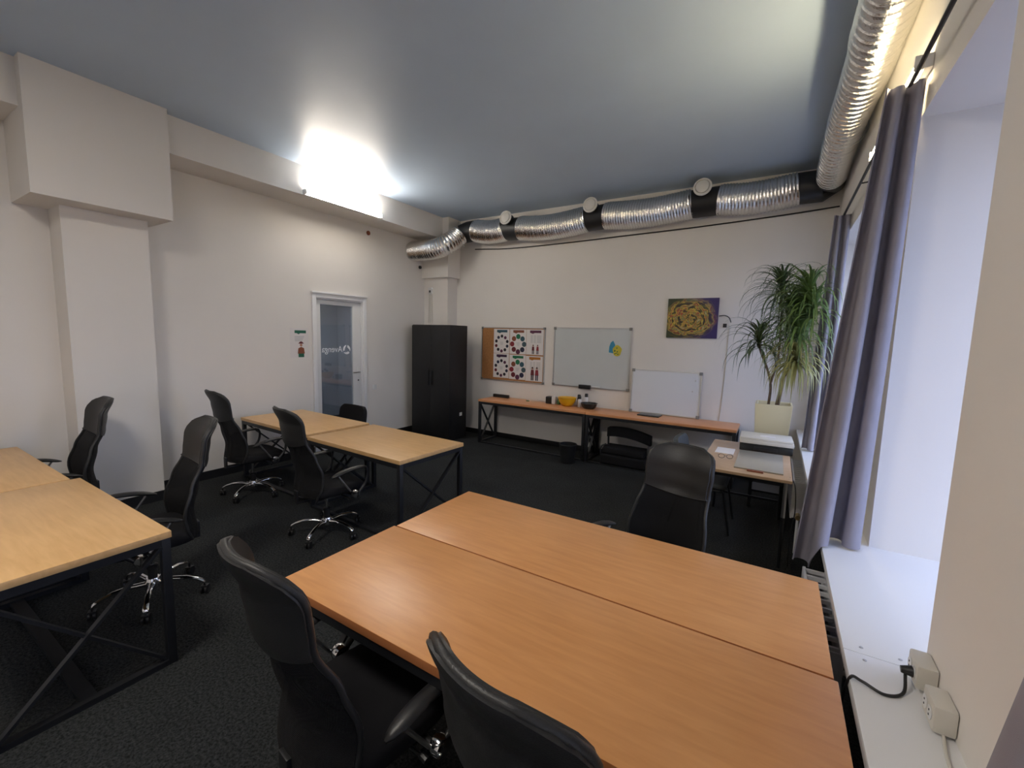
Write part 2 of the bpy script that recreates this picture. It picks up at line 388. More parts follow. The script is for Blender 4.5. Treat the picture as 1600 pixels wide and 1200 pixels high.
w = MB(); w.box(XR, XO, YF, YB, 0, 0.70); w.box(XO - 0.02, XO, YF, YB, 0.70, SILL); w.box(XR, XO, YF, YB, HEAD, ZC)
ys = [YF] + [v for ab in sorted(WIN) for v in ab] + [YB]
for a, b in zip(ys[::2], ys[1::2]): w.box(XR, XO, a, b, SILL, HEAD)
struct(w.build('wall_right', 'wall'), 'thick white window wall with deep reveals')
for i, (a, b) in enumerate(((1.83, YB - 0.002), (YF + 0.002, 1.828))):
    t = struct(MB().box(0.28, XO - 0.02, a, b, 0.70, SILL).build('trim_%d' % (i + 1), 'white_paint', bevel=0.004), 'white window sill board')
    m = MB()
    yj = a + 0.035 if i == 0 else b - 0.035
    for xx in (0.335, 0.44): m.lathe([(0.006, 0), (0.006, 0.0012), (0.003, 0.0016)], (xx, yj, SILL), 10)
    m.build('screw_cap', 'steel', t)
# baseboards
struct(MB().box(-5.16, XR, YB - 0.015, YB, 0, 0.085).build('baseboard_back', 'black_base', bevel=0.003), 'black skirting along the back wall')
m = MB(); m.box(XL, XL + 0.015, YF, 1.233, 0, 0.10); m.box(XL, XL + 0.015, 1.85, 3.80, 0, 0.10); m.box(XL, XL + 0.015, 4.77, 6.13, 0, 0.10)
m.box(-5.39, -5.375, 1.22, 1.865, 0, 0.10); m.box(XL, -5.39, 1.218, 1.233, 0, 0.10); m.box(XL, -5.39, 1.85, 1.865, 0, 0.10)
struct(m.build('baseboard_left', 'black_base'), 'black skirting along the left wall and pilaster')
struct(MB().box(XR - 0.015, XR, YF, YB - 0.015, 0, 0.085).build('baseboard_right', 'black_base'), 'black skirting under the windows')
# windows
for i, (a, b) in enumerate(WIN):
    x0, x1 = 1.28, 1.34; f = 0.06
    m = MB(); zs0, zs1 = SILL + 0.001, HEAD - 0.001; a += 0.001; b -= 0.001; c = (a + b) / 2
    m.box(x0, x1, a, b, zs0, zs0 + f); m.box(x0, x1, a, b, zs1 - f, zs1); m.box(x0, x1, a, a + f, zs0 + f, zs1 - f); m.box(x0, x1, b - f, b, zs0 + f, zs1 - f)
    m.box(x0, x1, c - f / 2, c + f / 2, zs0 + f, zs1 - f)
    wo = struct(m.build('window_%d' % (i + 1), 'white_plastic', bevel=0.004), 'white framed two-light window deep in its reveal')
    for (p, q) in ((a + f, c - f / 2), (c + f / 2, b - f)):
        MB().box(1.305, 1.311, p, q, zs0 + f, zs1 - f).build('pane', 'clear', wo)
    MB().box(x0 - 0.03, x0, c - 0.012, c + 0.012, 1.55, 1.67).build('window_handle', 'white_plastic', wo, bevel=0.004)
struct(MB().box(XO + 0.01, 60, -60, 60, -0.6, -0.5).build('ground', 'ground'), 'street outside the windows')
# corridor behind the glazed door
m = MB(); m.box(-8.2, -8.1, 3.0, 6.0, 0, 2.7); m.box(-8.1, XL - 0.2, 2.9, 3.0, 0, 2.7); m.box(-8.1, XL - 0.2, 6.0, 6.1, 0, 2.7); m.box(-8.1, XL - 0.2, 3.0, 6.0, 2.7, 2.8)
struct(m.build('wall_corridor', 'corridor'), 'grey corridor beyond the door')
struct(MB().box(-8.1, XL - 0.2, 3.0, 6.0, -0.1, 0).build('floor_corridor', 'carpet'), 'dark corridor floor')
# door
d = empty('door_1', (XL, 0, 0)); struct(d, 'white framed glass door with a mirrored company name')
m = MB(); m.box(0, 0.03, 3.81, DY0, 0, 2.35); m.box(0, 0.03, DY1, 4.76, 0, 2.35); m.box(0, 0.03, DY0, DY1, DZ, 2.35)
m.box(-0.2, 0.0, DY0, DY0 + 0.02, 0, DZ); m.box(-0.2, 0, DY1 - 0.02, DY1, 0, DZ); m.box(-0.2, 0, DY0 + 0.02, DY1 - 0.02, DZ - 0.02, DZ)
m.box(0, 0.045, 3.80, 4.77, 2.35, 2.375)
m.build('door_frame', 'white_paint', d, bevel=0.003)
lf = MB(); lf.box(-0.06, -0.01, 3.895, 3.955, 0.01, 2.26); lf.box(-0.06, -0.01, 4.52, 4.675, 0.01, 2.26); lf.box(-0.06, -0.01, 3.955, 4.52, 2.20, 2.26); lf.box(-0.06, -0.01, 3.955, 4.52, 0.01, 0.14)
leaf = lf.build('door_leaf', 'white_plastic', d, bevel=0.003)
pane = MB().box(-0.04, -0.03, 3.955, 4.52, 0.14, 2.20).build('glass_pane', 'door_glass', d)
m = MB(); m.box(-0.01, 0.0, 4.585, 4.625, 0.98, 1.25)
hd = m.build('handle_plate', 'white_plastic', d, bevel=0.003)
MB().tube([(0, 4.605, 1.17), (0.045, 4.605, 1.17), (0.055, 4.595, 1.172), (0.055, 4.47, 1.172)], 0.010, 10).build('door_handle', 'steel', hd, smooth=60)
MB().lathe([(0.012, 0), (0.012, 0.006), (0.006, 0.008)], (0, 4.605, 1.04), 12, Matrix.Rotation(R(90), 3, 'Y')).build('keyhole', 'black_plastic', hd)
tx = bpy.data.curves.new('txt', 'FONT'); tx.body = 'Avenga'; tx.size = 0.135; tx.extrude = 0.0008; tx.align_x = 'LEFT'
to = bpy.data.objects.new('txt', tx); COL.objects.link(to)
bpy.context.view_layer.update()
tm = bpy.data.meshes.new_from_object(to.evaluated_get(bpy.context.evaluated_depsgraph_get())); bpy.data.objects.remove(to)
tm.materials.clear(); tm.materials.append(M['frost'])
wtx = max(v.co.x for v in tm.vertices)
for v in tm.vertices:                       # mirrored: the name is printed to be read from the corridor
    x, y, z = v.co; v.co = (-0.0275 + z, 4.335 - x * 0.355 / wtx, 1.495 + y)
tm.flip_normals()
lt = bpy.data.objects.new('lettering', tm); COL.objects.link(lt); lt.parent = d; lt['label'] = 'mirrored white name on the glass'
m = MB()
cy, cz = 4.415, 1.53
for k in range(3):                          # ring of three swirling segments
    a0 = R(90 + k * 120 + 8); n = 9; o1 = []; o2 = []
    for i in range(n + 1):
        a = a0 + R(100) * i / n; o1.append((-0.0285, cy + 0.068 * math.cos(a), cz + 0.072 * math.sin(a)))
        ri = lerp(0.060, 0.036, min(1, i / 4)); o2.append((-0.0285, cy + ri * math.cos(a), cz + ri * math.sin(a)))
    m.prism(o1 + o2[::-1], (0.0012, 0, 0))
m.build('logo_ring', 'frost', d)

# ================================================================== linear LED battens
def batten(y0, y1, x, z, sgn, label, lm='led'):
    r = empty('led_batten', (x, (y0 + y1) / 2, z), 0, label, 'lamp')
    L = (y1 - y0) / 2
    MB().box(min(0, sgn * 0.03), max(0, sgn * 0.03), -L, L, -0.03, 0.03).build('housing', 'white_plastic', r, bevel=0.004)
    pr = [(sgn * 0.03, -0.027), (sgn * 0.05, -0.024), (sgn * 0.062, 0), (sgn * 0.05, 0.024), (sgn * 0.03, 0.027)]
    MB().prism([(px, -L + 0.02, pz) for px, pz in pr], (0, 2 * L - 0.04, 0)).build('diffuser', lm, r)
    for e in (-1, 1):
        y = e * (L - 0.01)
        MB().box(min(sgn * 0.03, sgn * 0.066), max(sgn * 0.03, sgn * 0.066), y - 0.01, y + 0.01, -0.03, 0.03).build('end_cap', 'white_plastic', r, bevel=0.003)
    return r
batten(3.40, 4.64, -5.229, 3.535, 1, 'glowing linear LED lamp on the ceiling beam')
batten(2.74, 3.92, XR - 0.001, 3.085, -1, 'glowing linear LED lamp behind the near curtain above the window pier', 'led_warm')

r = empty('fill_panel', (-2.3, -0.35, ZC), 0, 'added square fill light panel under the ceiling, out of view', 'lamp')  # fill light added out of view to brighten desks and floor
MB().box(-0.42, 0.42, -0.42, 0.42, -0.05, -0.001).build('housing', 'white_plastic', r, bevel=0.004); MB().box(-0.40, 0.40, -0.40, 0.40, -0.056, -0.0505).build('diffuser', 'fill_glow', r)
r = empty('corridor_fill', (-7.0, 4.4, 2.699), 0, 'added fill light under the corridor ceiling behind the door', 'lamp')  # unseen light added to lift the tone of the door glass
MB().box(-0.3, 0.3, -0.15, 0.15, -0.04, 0.0).build('housing', 'white_plastic', r, bevel=0.004); MB().box(-0.27, 0.27, -0.13, 0.13, -0.046, -0.0405).build('diffuser', 'corridor_glow', r)

# ================================================================== desks
def desk(name, label, cx, cy, rz, L, D, wm, group=None, stretcher='side', H=0.74, t=0.036):
    r = empty(name, (cx, cy, 0), rz, label, 'desk', group)
    l, dd = L / 2, D / 2; s = 0.04; i = 0.005 + s / 2; zt = H - t
    tp = MB().box(-l, l, -dd, dd, zt + 0.0, H).build('tabletop', [wm, 'edge'], r, bevel=0.004)
    if wm == 'wood_big':
        for p in tp.data.polygons:
            if abs(p.normal.z) < 0.3: p.material_index = 1
    for sx in (-1, 1):
        x = sx * (l - i)
        for sy in (-1, 1):
            y = sy * (dd - i)
            MB().box(x - s / 2, x + s / 2, y - s / 2, y + s / 2, 0, zt).build('leg', 'black_metal', r, bevel=0.003)
        MB().box(x - s / 2, x + s / 2, -dd + i + s / 2, dd - i - s / 2, zt - s, zt).build('end_rail', 'black_metal', r)
        MB().box(x - s / 2, x + s / 2, -dd + i + s / 2, dd - i - s / 2, 0.0, s * 0.75).build('foot_rail', 'black_metal', r)
        for k, sg in enumerate((-1, 1)):
            yy = dd - i - s / 2
            MB().bar((x + (0.008 if k else -0.008), -sg * yy, s * 0.75), (x + (0.008 if k else -0.008), sg * yy, zt - s), 0.014, 0.032, (1, 0, 0)).build('cross_brace', 'black_metal', r)
    for sy in (-1, 1):
        MB().box(-l + i + s / 2, l - i - s / 2, sy * (dd - i) - s / 2, sy * (dd - i) + s / 2, zt - s, zt).build('side_rail', 'black_metal', r)
    if stretcher == 'side': MB().box(-l + i + s / 2, l - i - s / 2, -dd + i - s / 2, -dd + i + s / 2, 0, s * 0.6).build('floor_stretcher', 'black_metal', r)
    elif stretcher == 'mid': MB().box(-l + i + s / 2, l - i - s / 2, -0.03, 0.03, 0, s * 0.6).build('floor_stretcher', 'black_metal', r)
    return r
desk('office_desk', 'long orange wooden desk with two chairs turned back along it', -0.745, 1.30, 0.0, 1.985, 0.655, 'wood_big', None, 'none')
desk('office_desk', 'long orange wooden desk with one chair facing across it, beside the radiator', -0.745, 1.965, 0.0, 1.965, 0.66, 'wood_big', None, 'none')
desk('office_desk', 'yellowish wooden desk end nearest the black wardrobe, black crossed legs', -3.285, 2.955, R(-2.4), 1.37, 0.82, 'wood_mid', None)
desk('office_desk', 'yellowish wooden desk end in front of the glass door', -4.765, 3.045, R(-2.4), 1.42, 0.78, 'wood_mid', None)
desk('office_desk', 'pale orange wooden desk with crossed black legs at its free end, no objects on it', -3.365, 0.575, 0.0, 1.45, 0.70, 'wood_mid', None, 'mid')
desk('office_desk', 'pale orange wooden desk end beside the pilaster with boxed top', -4.83, 0.53, 0.0, 1.45, 0.70, 'wood_mid', None, 'mid')
desk('work_bench', 'narrow wooden desk under the cork board, yellow bowl on it', -3.27, 6.105, 0.0, 1.92, 0.53, 'wood_back', None, 'side')
desk('work_bench', 'narrow wooden desk with the small whiteboard standing on it', -1.325, 6.095, 0.0, 1.96, 0.53, 'wood_back', None, 'side')
# window-side table
r = empty('side_table', (-0.165, 4.53, 0), 0, 'pale laminate table with thin metal legs holding the printer by the window', 'table')
MB().box(-0.345, 0.345, -0.615, 0.615, 0.715, 0.74).build('tabletop', 'wood_pale', r, bevel=0.004)
for sx in (-1, 1):
    for sy in (-1, 1):
        lg = MB().tube([(sx * 0.305, sy * 0.56, 0), (sx * 0.305, sy * 0.56, 0.715)], 0.014, 10).build('leg', 'black_metal', r, smooth=60)
        MB().tube([(sx * 0.305, sy * 0.56, 0.42), (sx * 0.305, sy * 0.56, 0.712)], 0.0155, 10).build('leg_sleeve', 'steel', lg, smooth=60)
MB().box(-0.29, 0.29, 0.55, 0.57, 0.18, 0.20).build('crossbar', 'black_metal', r)
MB().box(-0.29, 0.29, -0.575, -0.545, 0.68, 0.715).build('apron', 'black_metal', r); MB().box(-0.29, 0.29, 0.545, 0.575, 0.68, 0.715).build('apron', 'black_metal', r)

# ================================================================== office chairs
BY = [(0.42, -0.245), (0.58, -0.225), (0.76, -0.262), (0.92, -0.318), (1.04, -0.335), (1.18, -0.385)]
BW = [(0.40, 0.20), (0.48, 0.235), (0.66, 0.240), (0.84, 0.205), (0.93, 0.198), (1.02, 0.205), (1.10, 0.200), (1.135, 0.185), (1.16, 0.15), (1.175, 0.09)]
def back_fn(z0, z1, grow=0.0, off=0.0, bow=0.0):
    def fn(u, v):
        z = lerp(z0 - bow * (1 - (2 * u - 1) ** 2), z1, v); hw = 0
        for (a, va), (b, vb) in zip(BW, BW[1:]):
            if a <= z <= b + 1e-6: hw = lerp(va, vb, (z - a) / (b - a))
        hw += grow
        x = (u * 2 - 1) * hw
        y = curve_at(BY, z) + 1.5 * x * x + off
        dz = 0.01; dy = (curve_at(BY, z + dz) - curve_at(BY, z - dz)) / (2 * dz)
        n = Vector((-3.0 * x, 1, -dy)).normalized()
        return (x, y, z), n
    return fn
def make_chair(name, label, group=None):
    r = empty(name, (0, 0, 0), 0, label, 'office chair', group)
    MB().shell(back_fn(0.42, 0.91), 12, 16, 0.022).build('backrest', 'mesh', r, smooth=50)
    hr = MB().shell(back_fn(0.895, 1.175, 0.004, 0.0, 0.035), 12, 14, 0.034).build('headrest', 'leather', r, bevel=0.0, smooth=60)
    # rim piping around the back
    f = back_fn(0.42, 1.172, 0.004); pl = [f(0, k / 24)[0] for k in range(25)]; pr = [f(1, k / 24)[0] for k in range(25)]
    tp = [f(k / 8, 1)[0] for k in range(1, 8)]
    MB().tube(pl + tp + pr[::-1], 0.011, 8).build('back_rim', 'leather', r, smooth=80)
    # headrest seam
    fs = back_fn(0.898, 0.91, 0.004, 0.016, 0.035); MB().tube([p for k in range(13) for p in (fs(k / 12, 0)[0],)], 0.005, 6).build('seam', 'leather', hr, smooth=80)
    MB().box(-0.03, 0.03, -0.268, -0.250, 0.36, 0.46).box(-0.03, 0.03, -0.268, 0.0, 0.345, 0.365).build('back_bracket', 'black_plastic', r, bevel=0.004)
    # seat cushion
    m = MB()
    pts = []
    n = 28
    for k in range(n):
        a = 2 * math.pi * k / n; c, s_ = math.cos(a), math.sin(a); e = 0.42
        pts.append((0.255 * math.copysign(abs(c) ** e, c), 0.03 + 0.245 * math.copysign(abs(s_) ** e, s_)))
    rings = [(0.86, 0.405), (0.97, 0.415), (1.0, 0.445), (0.985, 0.475), (0.90, 0.492), (0.5, 0.486)]
    b = 0
    for sc, z in rings:
        for (x, y) in pts: m.v.append((x * sc, 0.03 + (y - 0.03) * sc, z - (0.02 * max(0, (y - 0.15)) / 0.12 if z > 0.43 else 0)))
    for k in range(len(rings) - 1):
        for j in range(n): m.face((k * n + j, k * n + (j + 1) % n, (k + 1) * n + (j + 1) % n, (k + 1) * n + j))
    m.face(list(range(n))[::-1]); m.face([(len(rings) - 1) * n + j for j in range(n)])
    m.build('seat', 'fabric', r, smooth=70)
    MB().box(-0.10, 0.10, -0.12, 0.14, 0.365, 0.405).build('tilt_mechanism', 'black_plastic', r, bevel=0.008)
    MB().tube([(0.08, 0.05, 0.385), (0.27, 0.07, 0.378)], 0.007, 8).tube([(0.27, 0.07, 0.378), (0.30, 0.07, 0.376)], 0.012, 8).build('lever', 'black_plastic', r)
    # arms
    for sx in (-1, 1):
        x = sx * 0.325
        pad = spline([(x, -0.11, 0.605), (x, 0.0, 0.638), (x, 0.11, 0.651), (x, 0.205, 0.645)], 6)
        m = MB(); n = 10; b0 = 0
        for i, p in enumerate(pad):
            t = i / (len(pad) - 1); hw = 0.026 * (1 - abs(2 * t - 1) ** 6) + 0.006; ht = 0.011 * (1 - abs(2 * t - 1) ** 6) + 0.004
            for j in range(n):
                a = 2 * math.pi * j / n; m.v.append((p.x + hw * math.cos(a), p.y, p.z + ht * math.sin(a)))
        for i in range(len(pad) - 1):
            for j in range(n): m.face((i * n + j, i * n + (j + 1) % n, (i + 1) * n + (j + 1) % n, (i + 1) * n + j))
        m.face(range(n)); m.face([(len(pad) - 1) * n + j for j in range(n)])
        arm = m.build('armrest', 'black_plastic', r, smooth=70)
        MB().tube(spline([(x, 0.195, 0.645), (x, 0.215, 0.59), (x, 0.195, 0.50), (x, 0.13, 0.425)], 6), 0.013, 8).build('arm_support', 'black_plastic', arm, smooth=70)
        MB().tube([(x, -0.055, 0.62), (x, 0.06, 0.455)], 0.008, 8).build('arm_strut', 'steel', arm, smooth=70)
        MB().tube([(x - sx * 0.15, 0.10, 0.40), (x - sx * 0.02, 0.10, 0.412)], 0.014, 8).build('arm_bracket', 'black_plastic', arm, smooth=70)
        MB().lathe([(0.012, -0.024), (0.032, -0.02), (0.037, 0), (0.032, 0.02), (0.012, 0.024)], (x, 0.105, 0.425), 16, Matrix.Rotation(R(90), 3, 'Y')).build('arm_knob', 'chrome', arm, smooth=60)
    # column and star base
    MB().lathe([(0.014, 0.13), (0.014, 0.372)], n=14).build('gas_lift', 'chrome', r, smooth=60)
    MB().lathe([(0.026, 0.15), (0.026, 0.215), (0.032, 0.216), (0.032, 0.235), (0.022, 0.24)], n=16).build('lift_sleeve', 'black_plastic', r, smooth=40)
    MB().lathe([(0.030, 0.075), (0.045, 0.085), (0.045, 0.13), (0.036, 0.15), (0.02, 0.152)], n=18).build('base_hub', 'chrome', r, smooth=50)
    for k in range(5):
        a = R(18 + 72 * k); c, s_ = math.cos(a), math.sin(a)
        prof = [(0.035, 0.115, 0.019, 0.018), (0.12, 0.128, 0.016, 0.014), (0.20, 0.124, 0.015, 0.012), (0.26, 0.106, 0.015, 0.012), (0.295, 0.086, 0.017, 0.013), (0.305, 0.072, 0.014, 0.010)]
        m = MB(); n = 8
        for (rr, z, hw, ht) in prof:
            for j in range(n):
                q = 2 * math.pi * (j + 0.5) / n; lx, lz = hw * math.cos(q), ht * math.sin(q)
                m.v.append((rr * c - lx * s_, rr * s_ + lx * c, z + lz))
        for i in range(len(prof) - 1):
            for j in range(n): m.face((i * n + j, i * n + (j + 1) % n, (i + 1) * n + (j + 1) % n, (i + 1) * n + j))
        m.face(range(n)); m.face([(len(prof) - 1) * n + j for j in range(n)])
        m.build('base_leg', 'chrome', r, smooth=50)
        cx, cy = 0.297 * c, 0.297 * s_; ca = a + 1.1 + k * 1.7
        m = MB(); ux, uy = math.cos(ca), math.sin(ca)
        rot = Matrix.Rotation(ca, 3, 'Z') @ Matrix.Rotation(R(90), 3, 'Y')
        for off in (-0.013, 0.013):
            m.lathe([(0.018, -0.009), (0.028, -0.007), (0.028, 0.007), (0.018, 0.009)], (cx + ux * off, cy + uy * off, 0.0282), 14, rot)
        m.tube([(cx, cy, 0.03), (cx, cy, 0.078)], 0.007, 8)
        m.bar((cx - ux * 0.02, cy - uy * 0.02, 0.052), (cx + ux * 0.02, cy + uy * 0.02, 0.052), 0.04, 0.012)
        m.build('caster', 'black_plastic', r, smooth=50)
    return r
ch = make_chair('office_chair', 'black mesh office chair turned to the yellowish desk, its back nearest the white pilaster')
ch.location = (-4.82, 2.46, 0); ch.rotation_euler = (0, 0, R(-6))
def chair(x, y, rz, label): return dup(ch, (x, y, 0), R(rz), label)
chair(-3.33, 2.32, -10, 'black mesh office chair on a chrome base, back turned to the two orange desks')
chair(-4.98, 0.97, 178, 'black mesh office chair with grey headrest standing right in front of the pilaster')
chair(-3.42, 1.08, 172, 'black mesh office chair whose chrome base shows through crossed desk legs')
chair(-0.545, 2.52, 164, 'black mesh office chair facing across the orange desks, in front of the printer table').scale = (1, 1, 0.97)
chair(-1.20, 0.95, -8, 'black mesh office chair at the left corner of the orange desks, back turned')
chair(-0.36, 0.96, -10, 'black mesh office chair with its back turned, at the middle of the orange desk')

# visitor chairs
def visitor(name, label, x, y, rz, fab='fabric'):
    r = empty(name, (x, y, 0), R(rz), label, 'chair')
    def fn(u, v):
        z = lerp(0.55, 0.83, v); q = 2 * u - 1; e = abs(2 * v - 1); hw = 0.275 - 0.07 * e ** 4
        xx = q * hw; return (xx, -0.24 - 0.12 * (z - 0.55) + 0.5 * xx * xx, z), Vector((-xx, 1, 0.12)).normalized()
    MB().shell(fn, 12, 8, 0.045).build('backrest', fab, r, bevel=0, smooth=70)
    MB().box(-0.235, 0.235, -0.19, 0.225, 0.42, 0.475).build('seat', fab, r, bevel=0.022, seg=3)
    for sx in (-1, 1):
        xx = sx * 0.225
        MB().tube([(xx, 0.27, 0.0), (xx, 0.20, 0.40)], 0.011, 8).build('leg', 'black_metal', r, smooth=60)
        MB().tube([(xx, -0.27, 0.0), (xx, -0.18, 0.40)], 0.011, 8).build('leg', 'black_metal', r, smooth=60)
        MB().tube(spline([(xx, 0.20, 0.405), (xx, -0.16, 0.405), (xx, -0.23, 0.45), (xx * 0.9, -0.27, 0.62), (xx * 0.9, -0.285, 0.74)], 5), 0.010, 8).build('side_frame', 'black_metal', r, smooth=60)
    MB().tube([(-0.225, 0.16, 0.405), (0.225, 0.16, 0.405)], 0.010, 8).build('crossbar', 'black_metal', r, smooth=60)
    return r
visitor('visitor_chair', 'low black chair on the door side of the yellowish desk, only its rounded back showing', -4.80, 3.53, 176)
visitor('visitor_chair', 'grey-backed visitor chair beside the printer table with a white bag on its seat', -0.53, 4.60, -90, 'grey_fabric')
# folded chair lying under the back desk
r = empty('folded_chair', (-1.70, 5.98, 0), R(0), 'black padded chair lying folded on the carpet under the small whiteboard desk', 'chair')
def fpad(w0, z0, z1, y0, th):
    def fn(u, v):
        q = 2 * u - 1; zz = lerp(z0, z1, v) + 0.05 * (1 - q * q) - 0.03 * q
        return (q * w0, y0 + 0.04 * q * q, zz), Vector((0, 1, 0))
    return fn
MB().shell(fpad(0.31, 0.37, 0.50, 0.0, 0.1), 14, 5, 0.10).build('backrest', 'fabric', r, smooth=60)
MB().box(-0.36, 0.30, -0.16, 0.20, 0.03, 0.17).build('seat', 'fabric', r, bevel=0.03, seg=3)
MB().box(-0.34, 0.26, -0.13, 0.17, 0.17, 0.27).build('seat_pad', 'fabric', r, bevel=0.03, seg=3)
for x in (-0.29, 0.27):
    MB().tube([(x, 0.02, 0.18), (x * 1.04, 0.03, 0.42)], 0.014, 8).build('hinge_arm', 'black_metal' if x < 0 else 'steel', r, smooth=60)
MB().tube(spline([(-0.33, -0.10, 0.0145), (-0.36, -0.12, 0.24), (-0.30, -0.06, 0.30)], 6), 0.014, 8).build('leg', 'black_metal', r, smooth=60)
MB().tube([(0.28, -0.10, 0.0145), (-0.30, -0.12, 0.0145)], 0.014, 8).build('leg', 'black_metal', r, smooth=60)
# white bag on visitor chair
m = MB()
m.lathe([(0.05, 0), (0.13, 0.01), (0.16, 0.06), (0.15, 0.13), (0.11, 0.19), (0.05, 0.225), (0.02, 0.23)], (0, 0, 0), 18)
for i, v in enumerate(m.v):
    k = noise.noise(Vector(v) * 14) * 0.018; m.v[i] = (v[0] * 0.95 + k, v[1] * 0.9 + k, v[2] + (k if v[2] > 0.03 else 0))
r = empty('bag', (-0.605, 4.60, 0.476), 0, 'white soft bag with dark straps on the grey visitor chair', 'bag')
m.build('bag_body', 'white_plastic', r, smooth=80)
for s_ in (-1, 1):
    MB().tube(spline([(0.05 * s_, -0.13, 0.09), (0.05 * s_, -0.105, 0.19), (0.05 * s_, -0.02, 0.25), (0.05 * s_, 0.06, 0.21)], 6), 0.012, 8).build('strap', 'black_plastic', r, smooth=80)

# ================================================================== wardrobe
r = empty('wardrobe', (-5.07, 5.58, 0), 0, 'tall black two-door wardrobe in the corner', 'wardrobe')
MB().box(-0.43, 0.43, 0.02, 0.47, 0.0, 1.965).build('body', 'cabinet', r, bevel=0.002)
for sx in (-1, 1):
    x0, x1 = (-0.428, -0.0015) if sx < 0 else (0.0015, 0.428)
    dr = MB().box(x0, x1, 0.0, 0.0195, 0.06, 1.955).build('door', 'cabinet', r, bevel=0.002)
    hx = sx * 0.035
    MB().box(hx - 0.009, hx + 0.009, -0.022, -0.012, 0.92, 1.20).box(hx - 0.006, hx + 0.006, -0.013, 0.0, 0.94, 0.96).box(hx - 0.006, hx + 0.006, -0.013, 0, 1.16, 1.18).build('handle', 'black_plastic', dr, bevel=0.002)
MB().box(0.43, 0.4308, 0.28, 0.35, 0.40, 0.46).build('sticker', 'white_plastic', r)

# ================================================================== back wall boards
yb = YB
r = empty('cork_board', (-3.925, yb, 1.49), 0, 'cork notice board with six posters pinned on it', 'notice board')
W2, H2 = 0.625, 0.455
MB().box(-W2, W2, -0.014, -0.001, -H2, H2).build('cork_panel', 'cork', r)
m = MB(); m.box(-W2 - 0.012, W2 + 0.012, -0.02, -0.001, H2, H2 + 0.014); m.box(-W2 - 0.012, W2 + 0.012, -0.02, -0.001, -H2 - 0.014, -H2); m.box(-W2 - 0.014, -W2, -0.02, -0.001, -H2, H2); m.box(W2, W2 + 0.014, -0.02, -0.001, -H2, H2)
m.build('frame', 'alu', r)
for sx in (-1, 1):
    for sz in (-1, 1): MB().box(sx * W2 - 0.02, sx * W2 + 0.02, -0.022, -0.001, sz * H2 - 0.02, sz * H2 + 0.02).build('corner_cap', 'cap', r, bevel=0.004)
def disc(m, cx, cz, rad, y, n=14): m.poly([(cx + rad * math.cos(2 * math.pi * k / n), y, cz + rad * math.sin(2 * math.pi * k / n)) for k in range(n)])
def rect(m, x0, x1, z0, z1, y): m.poly([(x0, y, z0), (x1, y, z0), (x1, y, z1), (x0, y, z1)])
def poster(x, z, w, h, head, kind, label, y=yb - 0.0145):
    r = empty('poster', (x, y, z), 0, label, 'poster')
    MB().box(-w / 2, w / 2, -0.0012, 0, -h / 2, h / 2).build('sheet', 'paper', r)
    yy = -0.0018
    names = ['p_' + head, 'p_grey_ink', 'p_ink', 'p_teal', 'p_red', 'p_brown', 'p_maroon', 'p_navy', 'p_slate', 'p_green', 'p_blue', 'p_skin', 'p_plum']
    m = MB(); m.m = 0
    rect(m, -w * 0.30, w * 0.36, h * 0.36, h * 0.46, yy); m.poly([(-w * 0.26, yy, h * 0.36), (-w * 0.02, yy, h * 0.36), (-w * 0.12, yy, h * 0.325)])
    if kind in (1, 2):
        n = 10 if kind == 1 else 8; rad = 0.028 if kind == 1 else 0.044; rx = w * 0.40 if kind == 1 else w * 0.40
        cols = [2, 12, 2, 7, 2, 6, 2, 12, 2, 7] if kind == 1 else [8, 3, 9, 5, 4, 6, 12, 7]
        for k in range(n):
            a = 2 * math.pi * k / n + (0.3 if kind == 1 else 0); m.m = cols[k]
            disc(m, rx * 0.92 * math.cos(a) + 0.005, -h * 0.10 + rx * 1.0 * math.sin(a), rad, yy)
        m.m = 1
        for k in range(3): rect(m, -0.03 + 0.006 * k, 0.04 - 0.006 * k, -h * 0.10 + 0.02 - 0.02 * k, -h * 0.10 + 0.026 - 0.02 * k, yy)
    else:
        m.m = 1
        for cx in (-0.06, 0.0, 0.06, 0.10):
            for k in range(6): rect(m, cx - 0.02, cx + 0.02, h * 0.24 - k * 0.022, h * 0.24 - k * 0.022 + 0.007, yy)
        for (cx, c1, c2) in ((-0.03, 6, 2), (0.055, 4, 7)):
            sc = 1.0 if kind == 3 else 1.45
            zb = -h * 0.47; m.m = c2; rect(m, cx - 0.018 * sc, cx - 0.004, zb, zb + 0.065 * sc, yy); rect(m, cx + 0.004, cx + 0.018 * sc, zb, zb + 0.065 * sc, yy)
            m.m = c1; m.poly([(cx - 0.024 * sc, yy, zb + 0.06 * sc), (cx + 0.024 * sc, yy, zb + 0.06 * sc), (cx + 0.018 * sc, yy, zb + 0.125 * sc), (cx - 0.018 * sc, yy, zb + 0.125 * sc)])
            m.m = 11; disc(m, cx, zb + 0.14 * sc, 0.014 * sc, yy, 10); m.m = 2; m.poly([(cx - 0.015 * sc, yy - 0.0003, zb + 0.143 * sc), (cx + 0.015 * sc, yy - 0.0003, zb + 0.143 * sc), (cx, yy - 0.0003, zb + 0.163 * sc)])
    m.build('print', names, r)
    return r
px = [-4.14, -3.805, -3.475]; pw = 0.325; ph = 0.425
spec = [(0, 0, 'teal', 1, 'poster with a slate header over a ring of small dark dots'), (1, 0, 'brown', 2, 'poster with a brown header over a ring of large coloured dots'), (2, 0, 'plum', 3, 'poster with a plum header and two small figures below text'),
        (0, 1, 'violet', 1, 'poster with a violet header over a ring of small dark dots'), (1, 1, 'green', 2, 'poster with a green header over a ring of large coloured dots'), (2, 1, 'orange', 4, 'poster with an orange header and two larger red figures')]
